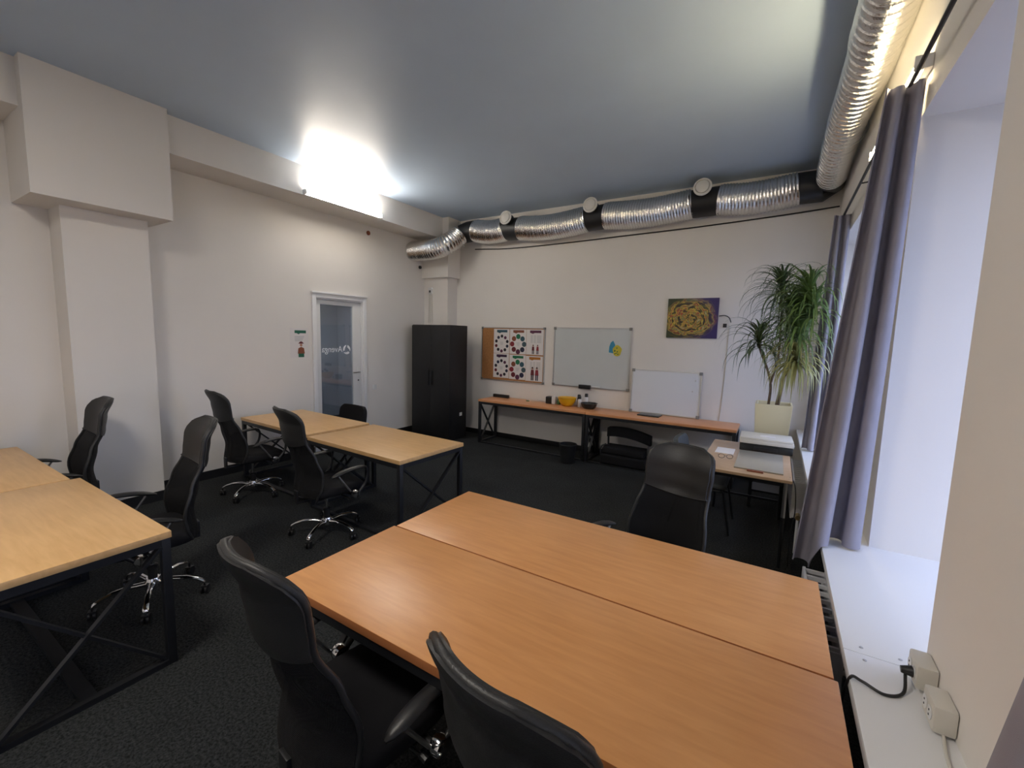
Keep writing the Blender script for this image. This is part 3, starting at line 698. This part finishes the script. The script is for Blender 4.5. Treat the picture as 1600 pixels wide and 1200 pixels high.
for i, j, hd_, k, lb in spec:
    poster(px[i] + (0.0, 0.0, 0.0)[i], 1.717 - j * 0.43 - 0.008 * i * j, pw, ph, hd_, k, lb)
def board(name, label, x0, x1, z0, z1, y, surf, tilt=0.0):
    cx = (x0 + x1) / 2; w = (x1 - x0) / 2; h = (z1 - z0)
    r = empty(name, (cx, y, z0), 0, label, 'whiteboard'); r.rotation_euler = (tilt, 0, 0)
    MB().box(-w, w, -0.012, -0.001, 0.0, h).build('writing_surface', surf, r)
    m = MB(); f = 0.016
    m.box(-w - f, w + f, -0.02, -0.001, h, h + f); m.box(-w - f, w + f, -0.02, -0.001, -f, 0); m.box(-w - f, -w, -0.02, -0.001, 0, h); m.box(w, w + f, -0.02, -0.001, 0, h)
    m.build('frame', 'alu', r)
    for sx in (-1, 1):
        for z in (0, h): MB().box(sx * w - 0.022, sx * w + 0.022, -0.023, -0.001, z - 0.022, z + 0.022).build('corner_cap', 'cap', r, bevel=0.005)
    return r
board('whiteboard', 'large wall whiteboard with a blue and a yellow note', -3.105, -1.87, 1.045, 1.955, yb, 'whiteboard')
b2 = board('whiteboard', 'small blank whiteboard standing on the desk and leaning on the wall', -1.79, -0.865, 0.7605, 1.36, yb - 0.067, 'whiteboard2', R(-5.5))
for (mx_, mz) in ((0.40, 0.50), (0.37, 0.35)):
    MB().lathe([(0.010, 0), (0.010, 0.008), (0.006, 0.010)], (mx_, -0.012, mz), 12, Matrix.Rotation(R(90), 3, 'X')).build('magnet', 'steel', b2)
# marker holder under large board, markers, notes
tag(MB().box(-2.64, -2.45, yb - 0.065, yb - 0.021, 1.012, 1.075).build('board_eraser', 'black_plastic', bevel=0.006), 'black eraser box clipped to the lower edge of the large whiteboard', 'eraser')
tag(MB().tube([(-2.43, yb - 0.035, 1.053), (-2.30, yb - 0.035, 1.053)], 0.0085, 10).build('marker_pen', 'white_plastic', smooth=50), 'white marker pen on the frame beside the eraser box', 'marker')
m = MB(); m.prism([(-2.19, yb - 0.0125, 1.60), (-2.10, yb - 0.0125, 1.585), (-2.095, yb - 0.0125, 1.72), (-2.13, yb - 0.0125, 1.78), (-2.165, yb - 0.0125, 1.75), (-2.185, yb - 0.0125, 1.69)], (0, -0.001, 0))
tag(m.build('paper_note', 'blue_note'), 'blue paper note on the large whiteboard', 'note')
m = MB(); m.prism([(-2.06 + 0.068 * math.cos(a) * (1 + 0.1 * math.sin(5 * a)), yb - 0.0145, 1.63 + 0.085 * math.sin(a)) for a in [2 * math.pi * k / 18 for k in range(18)]], (0, -0.001, 0))
nt_ = tag(m.build('paper_note', 'yellow_note'), 'yellow-green round paper note on the large whiteboard', 'note')
m = MB()
for k in range(7): disc(m, -2.06 + random.uniform(-0.04, 0.04), 1.63 + random.uniform(-0.06, 0.06), 0.010, yb - 0.0158, 8)
m.build('print', 'p_dgreen', nt_)
# painting
r = empty('painting', (-1.035, yb, 2.115), 0, 'unframed canvas of swirling yellow and orange brush strokes', 'painting')
MB().box(-0.325, 0.325, -0.025, -0.001, -0.27, 0.27).build('canvas', 'painting', r)
# cable by the painting with its wall socket
tag(MB().tube(spline([(-0.70, yb - 0.012, 2.145), (-0.63, yb - 0.03, 2.15), (-0.575, yb - 0.045, 2.12), (-0.55, yb - 0.03, 2.06)], 8), 0.006, 8).build('cable', 'black_plastic', smooth=80), 'short black cable curling from the painting edge', 'cable')
tag(MB().box(-0.645, -0.60, yb - 0.014, yb, 1.995, 2.045).box(-0.63, -0.615, yb - 0.026, yb - 0.014, 2.01, 2.03).build('wall_socket', 'black_plastic', bevel=0.003), 'small dark switch on the back wall right of the painting', 'switch')
tag(MB().tube([(-0.565, yb - 0.006, 2.02), (-0.57, yb - 0.006, 1.5), (-0.585, yb - 0.006, 1.0), (-0.60, yb - 0.006, 0.75)], 0.006, 8).build('wall_cable', 'cream_plastic', smooth=80), 'pale cable running down the back wall to the desk', 'cable')
# things on the back desks (top at .74)
T = 0.7401
tag(MB().box(-4.20, -3.89, 6.24, 6.29, T, T + 0.055).build('soundbar', 'black_plastic', bevel=0.008), 'long black bar speaker on the desk under the cork board', 'speaker')
r = empty('kettle_box', (-3.06, 6.24, T), 0, 'small black and white appliance left of the yellow bowl', 'appliance')
MB().box(-0.075, 0.025, -0.06, 0.06, 0, 0.115).build('black_body', 'black_plastic', r, bevel=0.012); MB().box(0.026, 0.095, -0.05, 0.05, 0, 0.125).build('white_body', 'white_plastic', r, bevel=0.01)
tag(MB().tube(spline([(-3.56, 6.30, T + 0.004), (-3.45, 6.27, T + 0.004), (-3.3, 6.30, T + 0.004), (-3.15, 6.28, T + 0.004)], 6), 0.004, 6).build('cable', 'white_plastic', smooth=80), 'thin white cable lying on the desk beside the small appliance', 'cable')
tag(MB().box(-3.50, -3.45, 6.19, 6.22, T, T + 0.012).build('clip', 'green_glass', bevel=0.003), 'tiny dark clip on the desk between bar speaker and appliance', 'clip')
tag(MB().lathe([(0.028, 0), (0.032, 0.01), (0.030, 0.05), (0.014, 0.075), (0.012, 0.095)], (-2.925, 6.24, T), 14).build('bottle', 'green_glass', smooth=50), 'small green bottle beside the yellow bowl', 'bottle')
def bowl(name, label, x, y, r0, r1, h, mname):
    tag(MB().lathe([(r0, 0), (lerp(r0, r1, .45), h * .25), (lerp(r0, r1, .8), h * .6), (r1, h), (r1 + 0.006, h), (r1 - 0.004, h - 0.002), (lerp(r0, r1, .8) - 0.006, h * .6), (lerp(r0, r1, .45) - 0.004, h * .27), (r0 * 0.8, 0.008)], (x, y, T), 28).build(name, mname, smooth=50), label, 'bowl')
bowl('mixing_bowl', 'yellow plastic mixing bowl on the back desk', -2.755, 6.18, 0.07, 0.145, 0.135, 'yellow')
bowl('serving_bowl', 'dark shallow bowl beside the shaker bottles', -2.38, 6.16, 0.08, 0.125, 0.085, 'dark_glaze')
for (x, y, h, lb, dk) in ((-2.555, 6.20, 0.15, 'white shaker bottle with black cap behind the yellow bowl', 0), (-2.49, 6.315, 0.18, 'slim shaker bottle with black cap behind the dark bowl', 0), (-2.60, 6.29, 0.16, 'black bottle against the wall behind the yellow bowl', 1)):
    r = empty('shaker_bottle', (x, y, T), 0, lb, 'bottle')
    MB().lathe([(0.026, 0), (0.030, 0.008), (0.030, h * .75), (0.022, h * .85)], n=14).build('bottle_body', 'black_plastic' if dk else 'white_plastic', r, smooth=50)
    MB().lathe([(0.026, h * .85), (0.026, h * 1.1), (0.02, h * 1.14)], n=14).build('cap', 'black_plastic', r, smooth=50)
r = empty('laptop', (-1.47, 6.16, T), R(-2), 'closed thin black laptop lying before the small whiteboard', 'laptop')
MB().box(-0.15, 0.15, -0.10, 0.10, 0, 0.010).build('base', 'dark_glaze', r, bevel=0.003); MB().box(-0.15, 0.15, -0.10, 0.10, 0.0105, 0.017).build('lid', 'dark_glaze', r, bevel=0.003)
# bin
m = MB(); n = 24
m.lathe([(0.095, 0), (0.125, 0.27), (0.121, 0.27), (0.092, 0.01)], (0, 0, 0), n)
r = empty('waste_bin', (-2.48, 5.66, 0), 0, 'black round waste bin at the foot of the back desks', 'bin')
m.build('bin_body', 'black_plastic', r, smooth=40)
MB().tube([(0.126 * math.cos(2 * math.pi * k / 24), 0.126 * math.sin(2 * math.pi * k / 24), 0.272) for k in range(25)], 0.007, 8, caps=False).build('rim', 'black_metal', r, smooth=80)

# ================================================================== left wall bits
r = empty('poster', (XL, 3.615, 1.635), R(90), 'small poster with green header and a figure in a red hat by the door', 'poster')
MB().box(-0.138, 0.138, -0.0015, -0.0003, -0.205, 0.205).build('sheet', 'paper', r)
m = MB(); yy = -0.0022
rect(m, -0.07, 0.10, 0.135, 0.175, yy); m.poly([(-0.04, yy, 0.135), (0.01, yy, 0.135), (-0.01, yy, 0.12)])
m.m = 1
for k in range(4): rect(m, -0.07, 0.07 - 0.01 * k, 0.085 - 0.02 * k, 0.092 - 0.02 * k, yy)
m.m = 2; m.poly([(-0.02, yy, -0.01), (0.065, yy, -0.01), (0.045, yy, 0.012), (0.022, yy, 0.022), (0.0, yy, 0.012)])
m.m = 3; disc(m, 0.022, -0.03, 0.02, yy, 12)
m.m = 4; m.poly([(-0.03, yy, -0.15), (0.075, yy, -0.15), (0.065, yy, -0.075), (0.022, yy, -0.055), (-0.02, yy, -0.075)])
m.m = 0; rect(m, -0.02, 0.065, -0.20, -0.15, yy)
m.build('print', ['p_dgreen', 'p_grey_ink', 'p_maroon', 'p_skin', 'p_brown'], r)
r = empty('light_switch', (XL, 4.93, 0.90), 0, 'white light switch beside the glass door', 'switch')
MB().box(0.0, 0.010, -0.04, 0.04, -0.04, 0.04).build('plate', 'white_plastic', r, bevel=0.003); MB().box(0.010, 0.015, -0.028, 0.028, -0.028, 0.028).build('rocker', 'white_plastic', r, bevel=0.002)
tag(MB().lathe([(0.035, 0), (0.035, 0.012), (0.022, 0.016)], (XL, 4.83, 3.385), 16, Matrix.Rotation(R(90), 3, 'Y')).build('junction_box', 'p_brown', smooth=40), 'small round brown junction box below the beam', 'junction box')
tag(MB().lathe([(0.03, 0), (0.03, 0.02), (0.022, 0.03)], (XL, 6.0, 3.02), 16, Matrix.Rotation(R(90), 3, 'Y')).build('sensor', 'black_plastic', smooth=40), 'small black round sensor under the silver duct elbow', 'sensor')
r = empty('alarm_box', (-5.56, 6.13, 2.60), 0, 'small white alarm box on the corner pilaster', 'alarm box')
MB().box(-0.045, 0.045, -0.03, -0.0005, -0.06, 0.06).build('housing', 'white_plastic', r, bevel=0.005); MB().box(-0.02, 0.02, -0.033, -0.0305, -0.03, 0.01).build('grille', 'grey_fabric', r)
for i, dx in enumerate((-0.03, 0.0, 0.03)): MB().tube([(dx, -0.008, -0.06), (dx * 1.6, -0.008, -0.58)], 0.004, 6).build('lead', 'cream_plastic', r, smooth=80)

# ================================================================== ducts
def ribbed(path, r, pitch=0.036, amp=0.0065, n=26, crinkle=0.004, seed=0, wave=(1.0, 0.15, -1.0, 0.15)):
    L = sum((b - a).length for a, b in zip(path, path[1:])); k = max(8, int(L / (pitch / len(wave))))
    acc = [0]
    for a, b in zip(path, path[1:]): acc.append(acc[-1] + (b - a).length)
    pts = []; j = 0
    for i in range(k + 1):
        s_ = L * i / k
        while j < len(acc) - 2 and acc[j + 1] < s_: j += 1
        t = (s_ - acc[j]) / max(1e-6, acc[j + 1] - acc[j]); pts.append(path[j].lerp(path[j + 1], min(1, t)))
    rs = []
    for i in range(k + 1):
        e = min(i, k - i); f = 1 - 0.05 * math.exp(-e / 2.0)
        base = r * f + amp * wave[i % len(wave)]
        def fn(a, base=base, i=i):
            return base + crinkle * noise.noise(Vector((math.cos(a) * 3, math.sin(a) * 3, i * 0.3 + seed * 17)))
        rs.append(fn)
    return MB().tube(pts, rs, n)
YD = 6.195; rd = 0.185
def zc(x): return curve_at([(-4.8, 3.60), (-3.4, 3.54), (-1.8, 3.575), (0.2, 3.60)], x)
r = empty('duct', (0, 0, 0), 0, 'silver flexible ventilation duct with black joints along the top of the back wall', 'duct')
spans = [(-4.60, -3.97), (-3.70, -2.55), (-2.27, -1.09), (-0.78, 0.06)]
for i, (a, b) in enumerate(spans):
    pts = [Vector((lerp(a, b, t), YD, zc(lerp(a, b, t)) + (-0.035 * math.sin(math.pi * t)))) for t in [k / 12 for k in range(13)]]
    ribbed(pts, rd, seed=i).build('foil_sleeve', 'foil', r, smooth=35)
joints = [(-4.02, -3.65), (-2.60, -2.22), (-1.14, -0.73)]
for (a, b) in joints:
    c = (a + b) / 2
    j = MB().tube([(a, YD, zc(a) - 0.005), (b, YD, zc(b) - 0.005)], rd - 0.012, 24).build('joint', 'black_duct', r, smooth=50)
    dn = Vector((0, -1, 0.12)).normalized(); p0 = Vector((c - 0.02, YD, zc(c) + 0.10))
    MB().tube([p0 + dn * 0.10, p0 + dn * 0.215], 0.088, 22).build('branch_collar', 'black_duct', j, smooth=50)
    q = dn.to_track_quat('Z', 'Y').to_matrix()
    MB().lathe([(0.09, 0), (0.110, 0.006), (0.108, 0.016), (0.088, 0.020), (0.084, 0.010), (0.079, 0.010), (0.076, 0.026), (0.05, 0.034), (0.01, 0.036)], p0 + dn * 0.212, 28, q).build('air_valve', 'valve', j, smooth=40)
MB().tube([(0.02, YD, zc(0)), (0.30, YD, zc(0.3)), (0.40, YD - 0.03, 3.60), (0.36, 6.0, 3.60), (0.355, 5.882, 3.60)], [rd - 0.01, rd - 0.01, 0.10, 0.13, 0.13], 24).build('corner_elbow', 'black_duct', r, smooth=60)
MB().tube([(-4.56, YD, 3.60), (-4.74, YD - 0.01, 3.59), (-4.86, 6.10, 3.54)], [rd - 0.012, rd - 0.012, rd - 0.03], 24).build('end_elbow', 'black_duct', r, smooth=60)
MB().tube([Vector((-4.845, 6.105, 3.545)) + 0.172 * (Vector((0.4, -0.75, 0.0)).normalized().cross(Vector((0.55, 0.55, 0.25)).normalized()) * math.cos(a) + Vector((-0.3, 0.3, 0.9)).normalized() * math.sin(a)) for a in [2 * math.pi * k / 24 for k in range(25)]], 0.006, 6, caps=False).build('clamp_ring', 'steel', r, smooth=80)
pth = spline([(-5.715, 5.80, 3.27), (-5.45, 5.80, 3.265), (-5.18, 5.81, 3.27), (-4.98, 5.87, 3.34), (-4.88, 6.00, 3.46), (-4.84, 6.06, 3.53)], 8)
ribbed(pth, 0.165, pitch=0.04, amp=0.0065, seed=9).build('foil_elbow', 'foil', r, smooth=35)
r = empty('duct', (0, 0, 0), 0, 'silver flexible duct hung above the windows along the curtain rod', 'duct')
for i, (a, b) in enumerate(((5.88, 4.95), (4.96, 3.42), (3.44, -2.4))):
    k = max(4, int(abs(a - b) / 0.15))
    pts = [Vector((0.347 + 0.012 * math.sin(2.1 * lerp(a, b, t) + i), lerp(a, b, t), 3.60 + 0.012 * math.sin(3 * lerp(a, b, t)) )) for t in [q / k for q in range(k + 1)]]
    ribbed(pts, 0.132 - 0.003 * (i == 1), pitch=0.075, amp=0.010, wave=(0.6, 0.9, 1.0, 0.9, 0.6, -1.4), crinkle=0.003, n=24, seed=20 + i).build('foil_sleeve', 'foil', r, smooth=35)
for y in (4.7, 2.3, 0.0):
    MB().tube([(0.347 + 0.145 * math.cos(a), y, 3.60 + 0.145 * math.sin(a)) for a in [2 * math.pi * k / 24 for k in range(25)]], 0.004, 6, caps=False).build('hanger_strap', 'steel', r, smooth=80)
    MB().tube([(0.347, y, 3.742), (0.347, y, ZC)], 0.004, 6).build('hanger', 'steel', r)
tag(MB().tube(spline([(-4.75, yb - 0.012, 3.335), (-4.0, yb - 0.012, 3.29), (-3.0, yb - 0.012, 3.29), (-2.0, yb - 0.012, 3.31), (-1.0, yb - 0.012, 3.33), (0.0, yb - 0.012, 3.37), (0.48, yb - 0.012, 3.40)], 8), 0.009, 8).build('wall_wire', 'black_plastic', smooth=80), 'thin black wire running under the back wall duct', 'wire')

# ================================================================== curtains and rod
r = empty('curtain_rod', (0, 0, 0), 0, 'thin dark curtain rod along the window wall', 'curtain rod')
MB().tube([(0.435, -2.3, 3.03), (0.435, 6.2, 3.03)], 0.010, 10).build('rod', 'black_metal', r, smooth=60)
for y in (6.0, 4.3, 1.6, 0.5, -1.8): MB().tube([(XR, y, 3.035), (0.435, y, 3.03)], 0.006, 8).lathe([(0.018, 0), (0.018, 0.008)], (XR - 0.008, y, 3.035), 12, Matrix.Rotation(R(90), 3, 'Y')).build('bracket', 'black_metal', r)
def curtain(label, fn, nu=70, nv=40):
    r = empty('curtain', (0, 0, 0), 0, label, 'curtain')
    def sf(u, v):
        p = Vector(fn(u, v)); du = Vector(fn(min(1, u + 0.004), v)) - Vector(fn(max(0, u - 0.004), v)); dv = Vector(fn(u, min(1, v + 0.01))) - Vector(fn(u, max(0, v - 0.01)))
        return p, du.cross(dv).normalized()
    MB().shell(sf, nu, nv, 0.006).build('cloth', 'curtain', r, smooth=80)
    return r
def c_cross(yc, tx0, tx1, bx0, bx1, folds, zt=3.02, amp=0.06, hem_in=None, ph=0.0):
    def fn(u, v):           # v 0 top .. 1 hem; the gathered cloth stands out from the wall
        x0 = lerp(tx0, bx0, v ** 1.05); x1 = lerp(tx1, bx1, v)
        a = 2 * math.pi * folds * u + ph
        x = lerp(x0, x1, u) - 1.35 * (x1 - x0) / (4 * math.pi * folds) * (math.sin(2 * a) - math.sin(2 * ph)) * min(1, 0.4 + 1.2 * v)
        y = yc + (amp * (0.55 + 0.45 * v)) * math.sin(a) + 0.02 * math.sin(3.1 * v + 5 * u) + 0.03 * (u - 0.5)
        zb = (0.60 if x < 0.272 else 0.752) if hem_in else 0.752
        if hem_in:
            t = max(0, min(1, (lerp(bx0, bx1, u) - 0.235) / 0.03)); zb = lerp(0.60, 0.753, t)
        top = zt + 0.03 * math.sin(a * 1.0) * 0.3
        z = lerp(top, zb, v)
        return (x, y, z)
    return fn
curtain('gathered grey-lilac curtain reaching from the rod over the near sill edge', c_cross(2.79, 0.345, 0.488, 0.165, 0.455, 2.1, amp=0.07, hem_in=True, ph=0.3))
curtain('gathered grey-lilac curtain behind the potted plant', c_cross(5.20, 0.36, 0.488, 0.285, 0.478, 2.1, amp=0.055, ph=0.3))
def c3(u, v):
    y = lerp(0.30, 0.53 + 0.70 * v, u); a = 2 * math.pi * 4 * u
    return (0.425 + 0.02 * math.sin(a), y, lerp(3.02, 0.755, v))
curtain('grey curtain edge beside the white wall sockets', c3)

# ================================================================== radiators
def radiator(y0, y1, label):
    r = empty('radiator', (0.26, (y0 + y1) / 2, 0), 0, label, 'radiator'); L = (y1 - y0) / 2
    MB().box(-0.055, -0.04, -L, L, 0.28, 0.62).build('front_panel', 'white_enamel', r, bevel=0.004); MB().box(0.04, 0.055, -L, L, 0.28, 0.62).build('rear_panel', 'white_enamel', r, bevel=0.004)
    for e in (-1, 1): MB().box(-0.04, 0.04, e * L - 0.004, e * L + 0.004, 0.29, 0.61).build('end_plate', 'white_enamel', r)
    k = int(2 * L / 0.075)
    for i in range(k + 1):
        y = -L + 0.02 + (2 * L - 0.04) * i / k; MB().box(-0.04, 0.04, y - 0.006, y + 0.006, 0.60, 0.618).build('grille_bar', 'white_enamel', r)
    MB().box(-0.03, 0.03, -L + 0.02, L - 0.02, 0.30, 0.56).build('fins', 'p_ink', r)
    for i in (-1, 1):
        MB().tube([(0.055, i * L * 0.6, 0.45), (XR - 0.262, i * L * 0.6, 0.45)], 0.01, 8).build('wall_bracket', 'white_enamel', r)
    MB().tube([(0.0, -L - 0.004, 0.33), (0.0, -L - 0.07, 0.33), (0.0, -L - 0.07, 0.0)], 0.011, 8).build('pipe', 'white_enamel', r, smooth=50)
    MB().tube([(0.0, -L - 0.04, 0.33), (0.0, -L - 0.11, 0.33)], 0.022, 10).build('valve', 'brass', r, smooth=50)
    return r
radiator(4.40, 5.25, 'white panel radiator with brass valve beside the printer table')
radiator(2.00, 2.70, 'white panel radiator with open grille beside the orange desk end')

# ================================================================== sockets and plug cable on the pier
def sock(y, z, label):
    r = empty('socket_block', (XR, y, z), 0, label, 'socket')
    MB().box(-0.052, -0.001, -0.05, 0.05, -0.038, 0.038).build('housing', 'cream_plastic', r, bevel=0.008)
    for dy in (-0.022, 0.022):
        MB().lathe([(0.019, 0), (0.019, 0.0015), (0.016, 0.0018)], (-0.0525, dy, 0), 18, Matrix.Rotation(R(-90), 3, 'Y')).build('socket_face', 'white_plastic', r, smooth=40)
        for dz in (-0.007, 0.007): MB().lathe([(0.003, 0), (0.003, 0.001)], (-0.0545, dy, dz), 8, Matrix.Rotation(R(-90), 3, 'Y')).build('pin_hole', 'black_plastic', r)
    return r
sock(1.755, 0.790, 'cream wall socket block with the black plug in it')
sock(1.585, 0.787, 'empty cream wall socket block near the grey curtain edge')
r = empty('power_cable', (0, 0, 0), 0, 'black power cable plugged into the wall and hanging behind the orange desk', 'cable')
MB().tube(spline([(0.275, 1.72, 0.30), (0.272, 1.69, 0.62), (0.28, 1.665, 0.742), (0.31, 1.66, 0.747), (0.36, 1.635, 0.745), (0.41, 1.67, 0.747), (0.425, 1.735, 0.775)], 8), 0.0045, 8).build('lead', 'black_plastic', r, smooth=80)
MB().tube([(0.412, 1.735, 0.785), (0.440, 1.735, 0.788)], [0.010, 0.017], 12).build('plug', 'black_plastic', r, smooth=50)
tag(MB().tube(spline([(0.47, 1.545, 0.749), (0.455, 1.44, 0.746), (0.46, 1.30, 0.746), (0.45, 1.10, 0.746)], 6), 0.004, 8).build('cable', 'cream_plastic', smooth=80), 'cream cable along the sill below the empty socket block', 'cable')

# ================================================================== printer table things
r = empty('printer', (-0.03, 4.96, T), R(2), 'white flatbed printer with black front on the pale table', 'printer')
MB().box(-0.225, 0.225, -0.17, 0.16, 0.0, 0.075).build('body', 'dark_glaze', r, bevel=0.008)
MB().box(-0.23, 0.23, -0.175, 0.165, 0.0755, 0.115).build('upper_housing', 'cream_plastic', r, bevel=0.008); MB().box(-0.225, 0.225, -0.17, 0.16, 0.1155, 0.135).build('lid', 'cream_plastic', r, bevel=0.006)
MB().box(-0.10, 0.10, -0.178, -0.17, 0.02, 0.05).build('paper_slot', 'black_plastic', r)
tag(MB().box(-0.08, 0.05, 4.90, 4.98, T + 0.1352, T + 0.138).build('paper_slip', 'paper'), 'small paper slip on the printer lid', 'paper')
tag(MB().box(-0.24, 0.12, 4.05, 4.74, T, T + 0.012).build('desk_mat', 'sheet', bevel=0.003), 'grey glossy sheet lying before the printer', 'sheet')
tag(MB().box(-0.14, -0.02, 4.00, 4.035, T, T + 0.012).build('pencil_case', 'p_brown', bevel=0.004), 'brown strip at the front edge of the pale table', 'strip')
r = empty('glasses', (-0.33, 4.33, T), R(10), 'eyeglasses with dark frame on the pale table', 'glasses')
for s_ in (-1, 1):
    MB().tube([(s_ * 0.034 + 0.026 * math.cos(a), 0, 0.021 + 0.019 * math.sin(a)) for a in [2 * math.pi * k / 16 for k in range(17)]], 0.002, 6, caps=False).build('rim', 'black_plastic', r)
    MB().tube([(s_ * 0.062, 0, 0.03), (s_ * 0.058, 0.12, 0.012)], 0.002, 6).build('temple', 'black_plastic', r)
MB().tube([(-0.009, 0, 0.025), (0.009, 0, 0.025)], 0.002, 6).build('bridge', 'black_plastic', r)
tag(MB().box(-0.44, -0.28, 4.52, 4.76, T, T + 0.004).build('paper_sheet', 'paper'), 'white paper sheets left of the printer', 'paper')
tag(MB().tube(spline([(0.165, 4.02, 0.7385), (0.20, 3.95, 0.70), (0.215, 3.93, 0.5), (0.20, 3.98, 0.30), (0.205, 4.02, 0.006)], 8), 0.004, 8).build('cable', 'black_plastic', smooth=80), 'black cable dropping from the printer table to the floor', 'cable')

# ================================================================== plant
r = empty('plant_stand', (0.01, 5.47, 0), 0, 'black square stand carrying the cream planter', 'stand')
MB().box(-0.17, 0.17, -0.17, 0.17, 0.69, 0.72).build('top', 'black_metal', r, bevel=0.003)
for sx in (-1, 1):
    for sy in (-1, 1): MB().box(sx * 0.15 - 0.015, sx * 0.15 + 0.015, sy * 0.15 - 0.015, sy * 0.15 + 0.015, 0, 0.69).build('leg', 'black_metal', r)
MB().box(-0.15, 0.15, -0.15, 0.15, 0.18, 0.20).build('shelf', 'black_metal', r)
r = empty('potted_dracaena', (0.01, 5.47, 0), 0, 'tall dracaena with drooping narrow leaves in a cream square planter', 'plant')
m = MB(); b, t, hh = 0.150, 0.172, 1.155
for z, s_ in ((0.7205, b), (hh, t), (hh, t - 0.018), (hh - 0.05, t - 0.02)):
    m.v += [(-s_, -s_, z), (s_, -s_, z), (s_, s_, z), (-s_, s_, z)]
for k in range(3):
    for j in range(4): m.face((k * 4 + j, k * 4 + (j + 1) % 4, (k + 1) * 4 + (j + 1) % 4, (k + 1) * 4 + j))
m.face((3, 2, 1, 0)); m.face((12, 13, 14, 15))
pt = m.build('planter', 'planter', r, bevel=0.006)
MB().box(-0.150, 0.150, -0.150, 0.150, 1.09, 1.112).build('soil', 'soil', r)
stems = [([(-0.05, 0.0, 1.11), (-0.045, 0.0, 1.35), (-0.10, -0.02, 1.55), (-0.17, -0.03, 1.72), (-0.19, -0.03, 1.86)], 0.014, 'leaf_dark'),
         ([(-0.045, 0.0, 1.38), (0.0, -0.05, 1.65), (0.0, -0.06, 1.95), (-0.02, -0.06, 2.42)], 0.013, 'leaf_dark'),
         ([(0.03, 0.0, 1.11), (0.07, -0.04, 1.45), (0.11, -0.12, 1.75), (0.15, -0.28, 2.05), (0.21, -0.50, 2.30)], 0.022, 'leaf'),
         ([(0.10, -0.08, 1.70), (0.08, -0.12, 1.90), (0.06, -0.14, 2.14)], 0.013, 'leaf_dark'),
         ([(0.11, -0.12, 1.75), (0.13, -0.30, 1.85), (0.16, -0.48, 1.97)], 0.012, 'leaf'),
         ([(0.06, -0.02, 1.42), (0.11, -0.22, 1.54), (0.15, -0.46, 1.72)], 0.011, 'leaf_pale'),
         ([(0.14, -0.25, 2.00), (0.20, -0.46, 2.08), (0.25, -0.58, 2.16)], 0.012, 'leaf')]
def leaf(m, base, az, el, L, wd, droop):
    n = 8; pts = []; p = Vector(base); e = el
    ca, sa = math.cos(az), math.sin(az)
    side = Vector((-sa, ca, 0))
    for i in range(n + 1):
        t = i / n; wv = wd * (0.55 + 0.45 * math.sin(math.pi * min(1, t * 1.3 + 0.15))) * (1 - t ** 3)
        if p.x > 0.455 or (p.x > 0.235 and p.y > -0.40 and p.y < -0.05) or p.y > 0.88 or (p.z < 1.17 and abs(p.x) < 0.2): return False
        pts.append((p.copy(), wv)); d = Vector((ca * math.cos(e), sa * math.cos(e), math.sin(e))); p = p + d * (L / n)
        e = max(R(-86), e - droop / n * (0.5 + t))
    b0 = len(m.v)
    for p, wv in pts: m.v += [tuple(p - side * wv), tuple(p + Vector((0, 0, -wv * 0.35))), tuple(p + side * wv)]
    for i in range(n):
        for j in (0, 1): m.face((b0 + i * 3 + j, b0 + i * 3 + j + 1, b0 + i * 3 + j + 4, b0 + i * 3 + j + 3))
    return True
rng = random.Random(3)
for k, (pp, rad, lm) in enumerate(stems):
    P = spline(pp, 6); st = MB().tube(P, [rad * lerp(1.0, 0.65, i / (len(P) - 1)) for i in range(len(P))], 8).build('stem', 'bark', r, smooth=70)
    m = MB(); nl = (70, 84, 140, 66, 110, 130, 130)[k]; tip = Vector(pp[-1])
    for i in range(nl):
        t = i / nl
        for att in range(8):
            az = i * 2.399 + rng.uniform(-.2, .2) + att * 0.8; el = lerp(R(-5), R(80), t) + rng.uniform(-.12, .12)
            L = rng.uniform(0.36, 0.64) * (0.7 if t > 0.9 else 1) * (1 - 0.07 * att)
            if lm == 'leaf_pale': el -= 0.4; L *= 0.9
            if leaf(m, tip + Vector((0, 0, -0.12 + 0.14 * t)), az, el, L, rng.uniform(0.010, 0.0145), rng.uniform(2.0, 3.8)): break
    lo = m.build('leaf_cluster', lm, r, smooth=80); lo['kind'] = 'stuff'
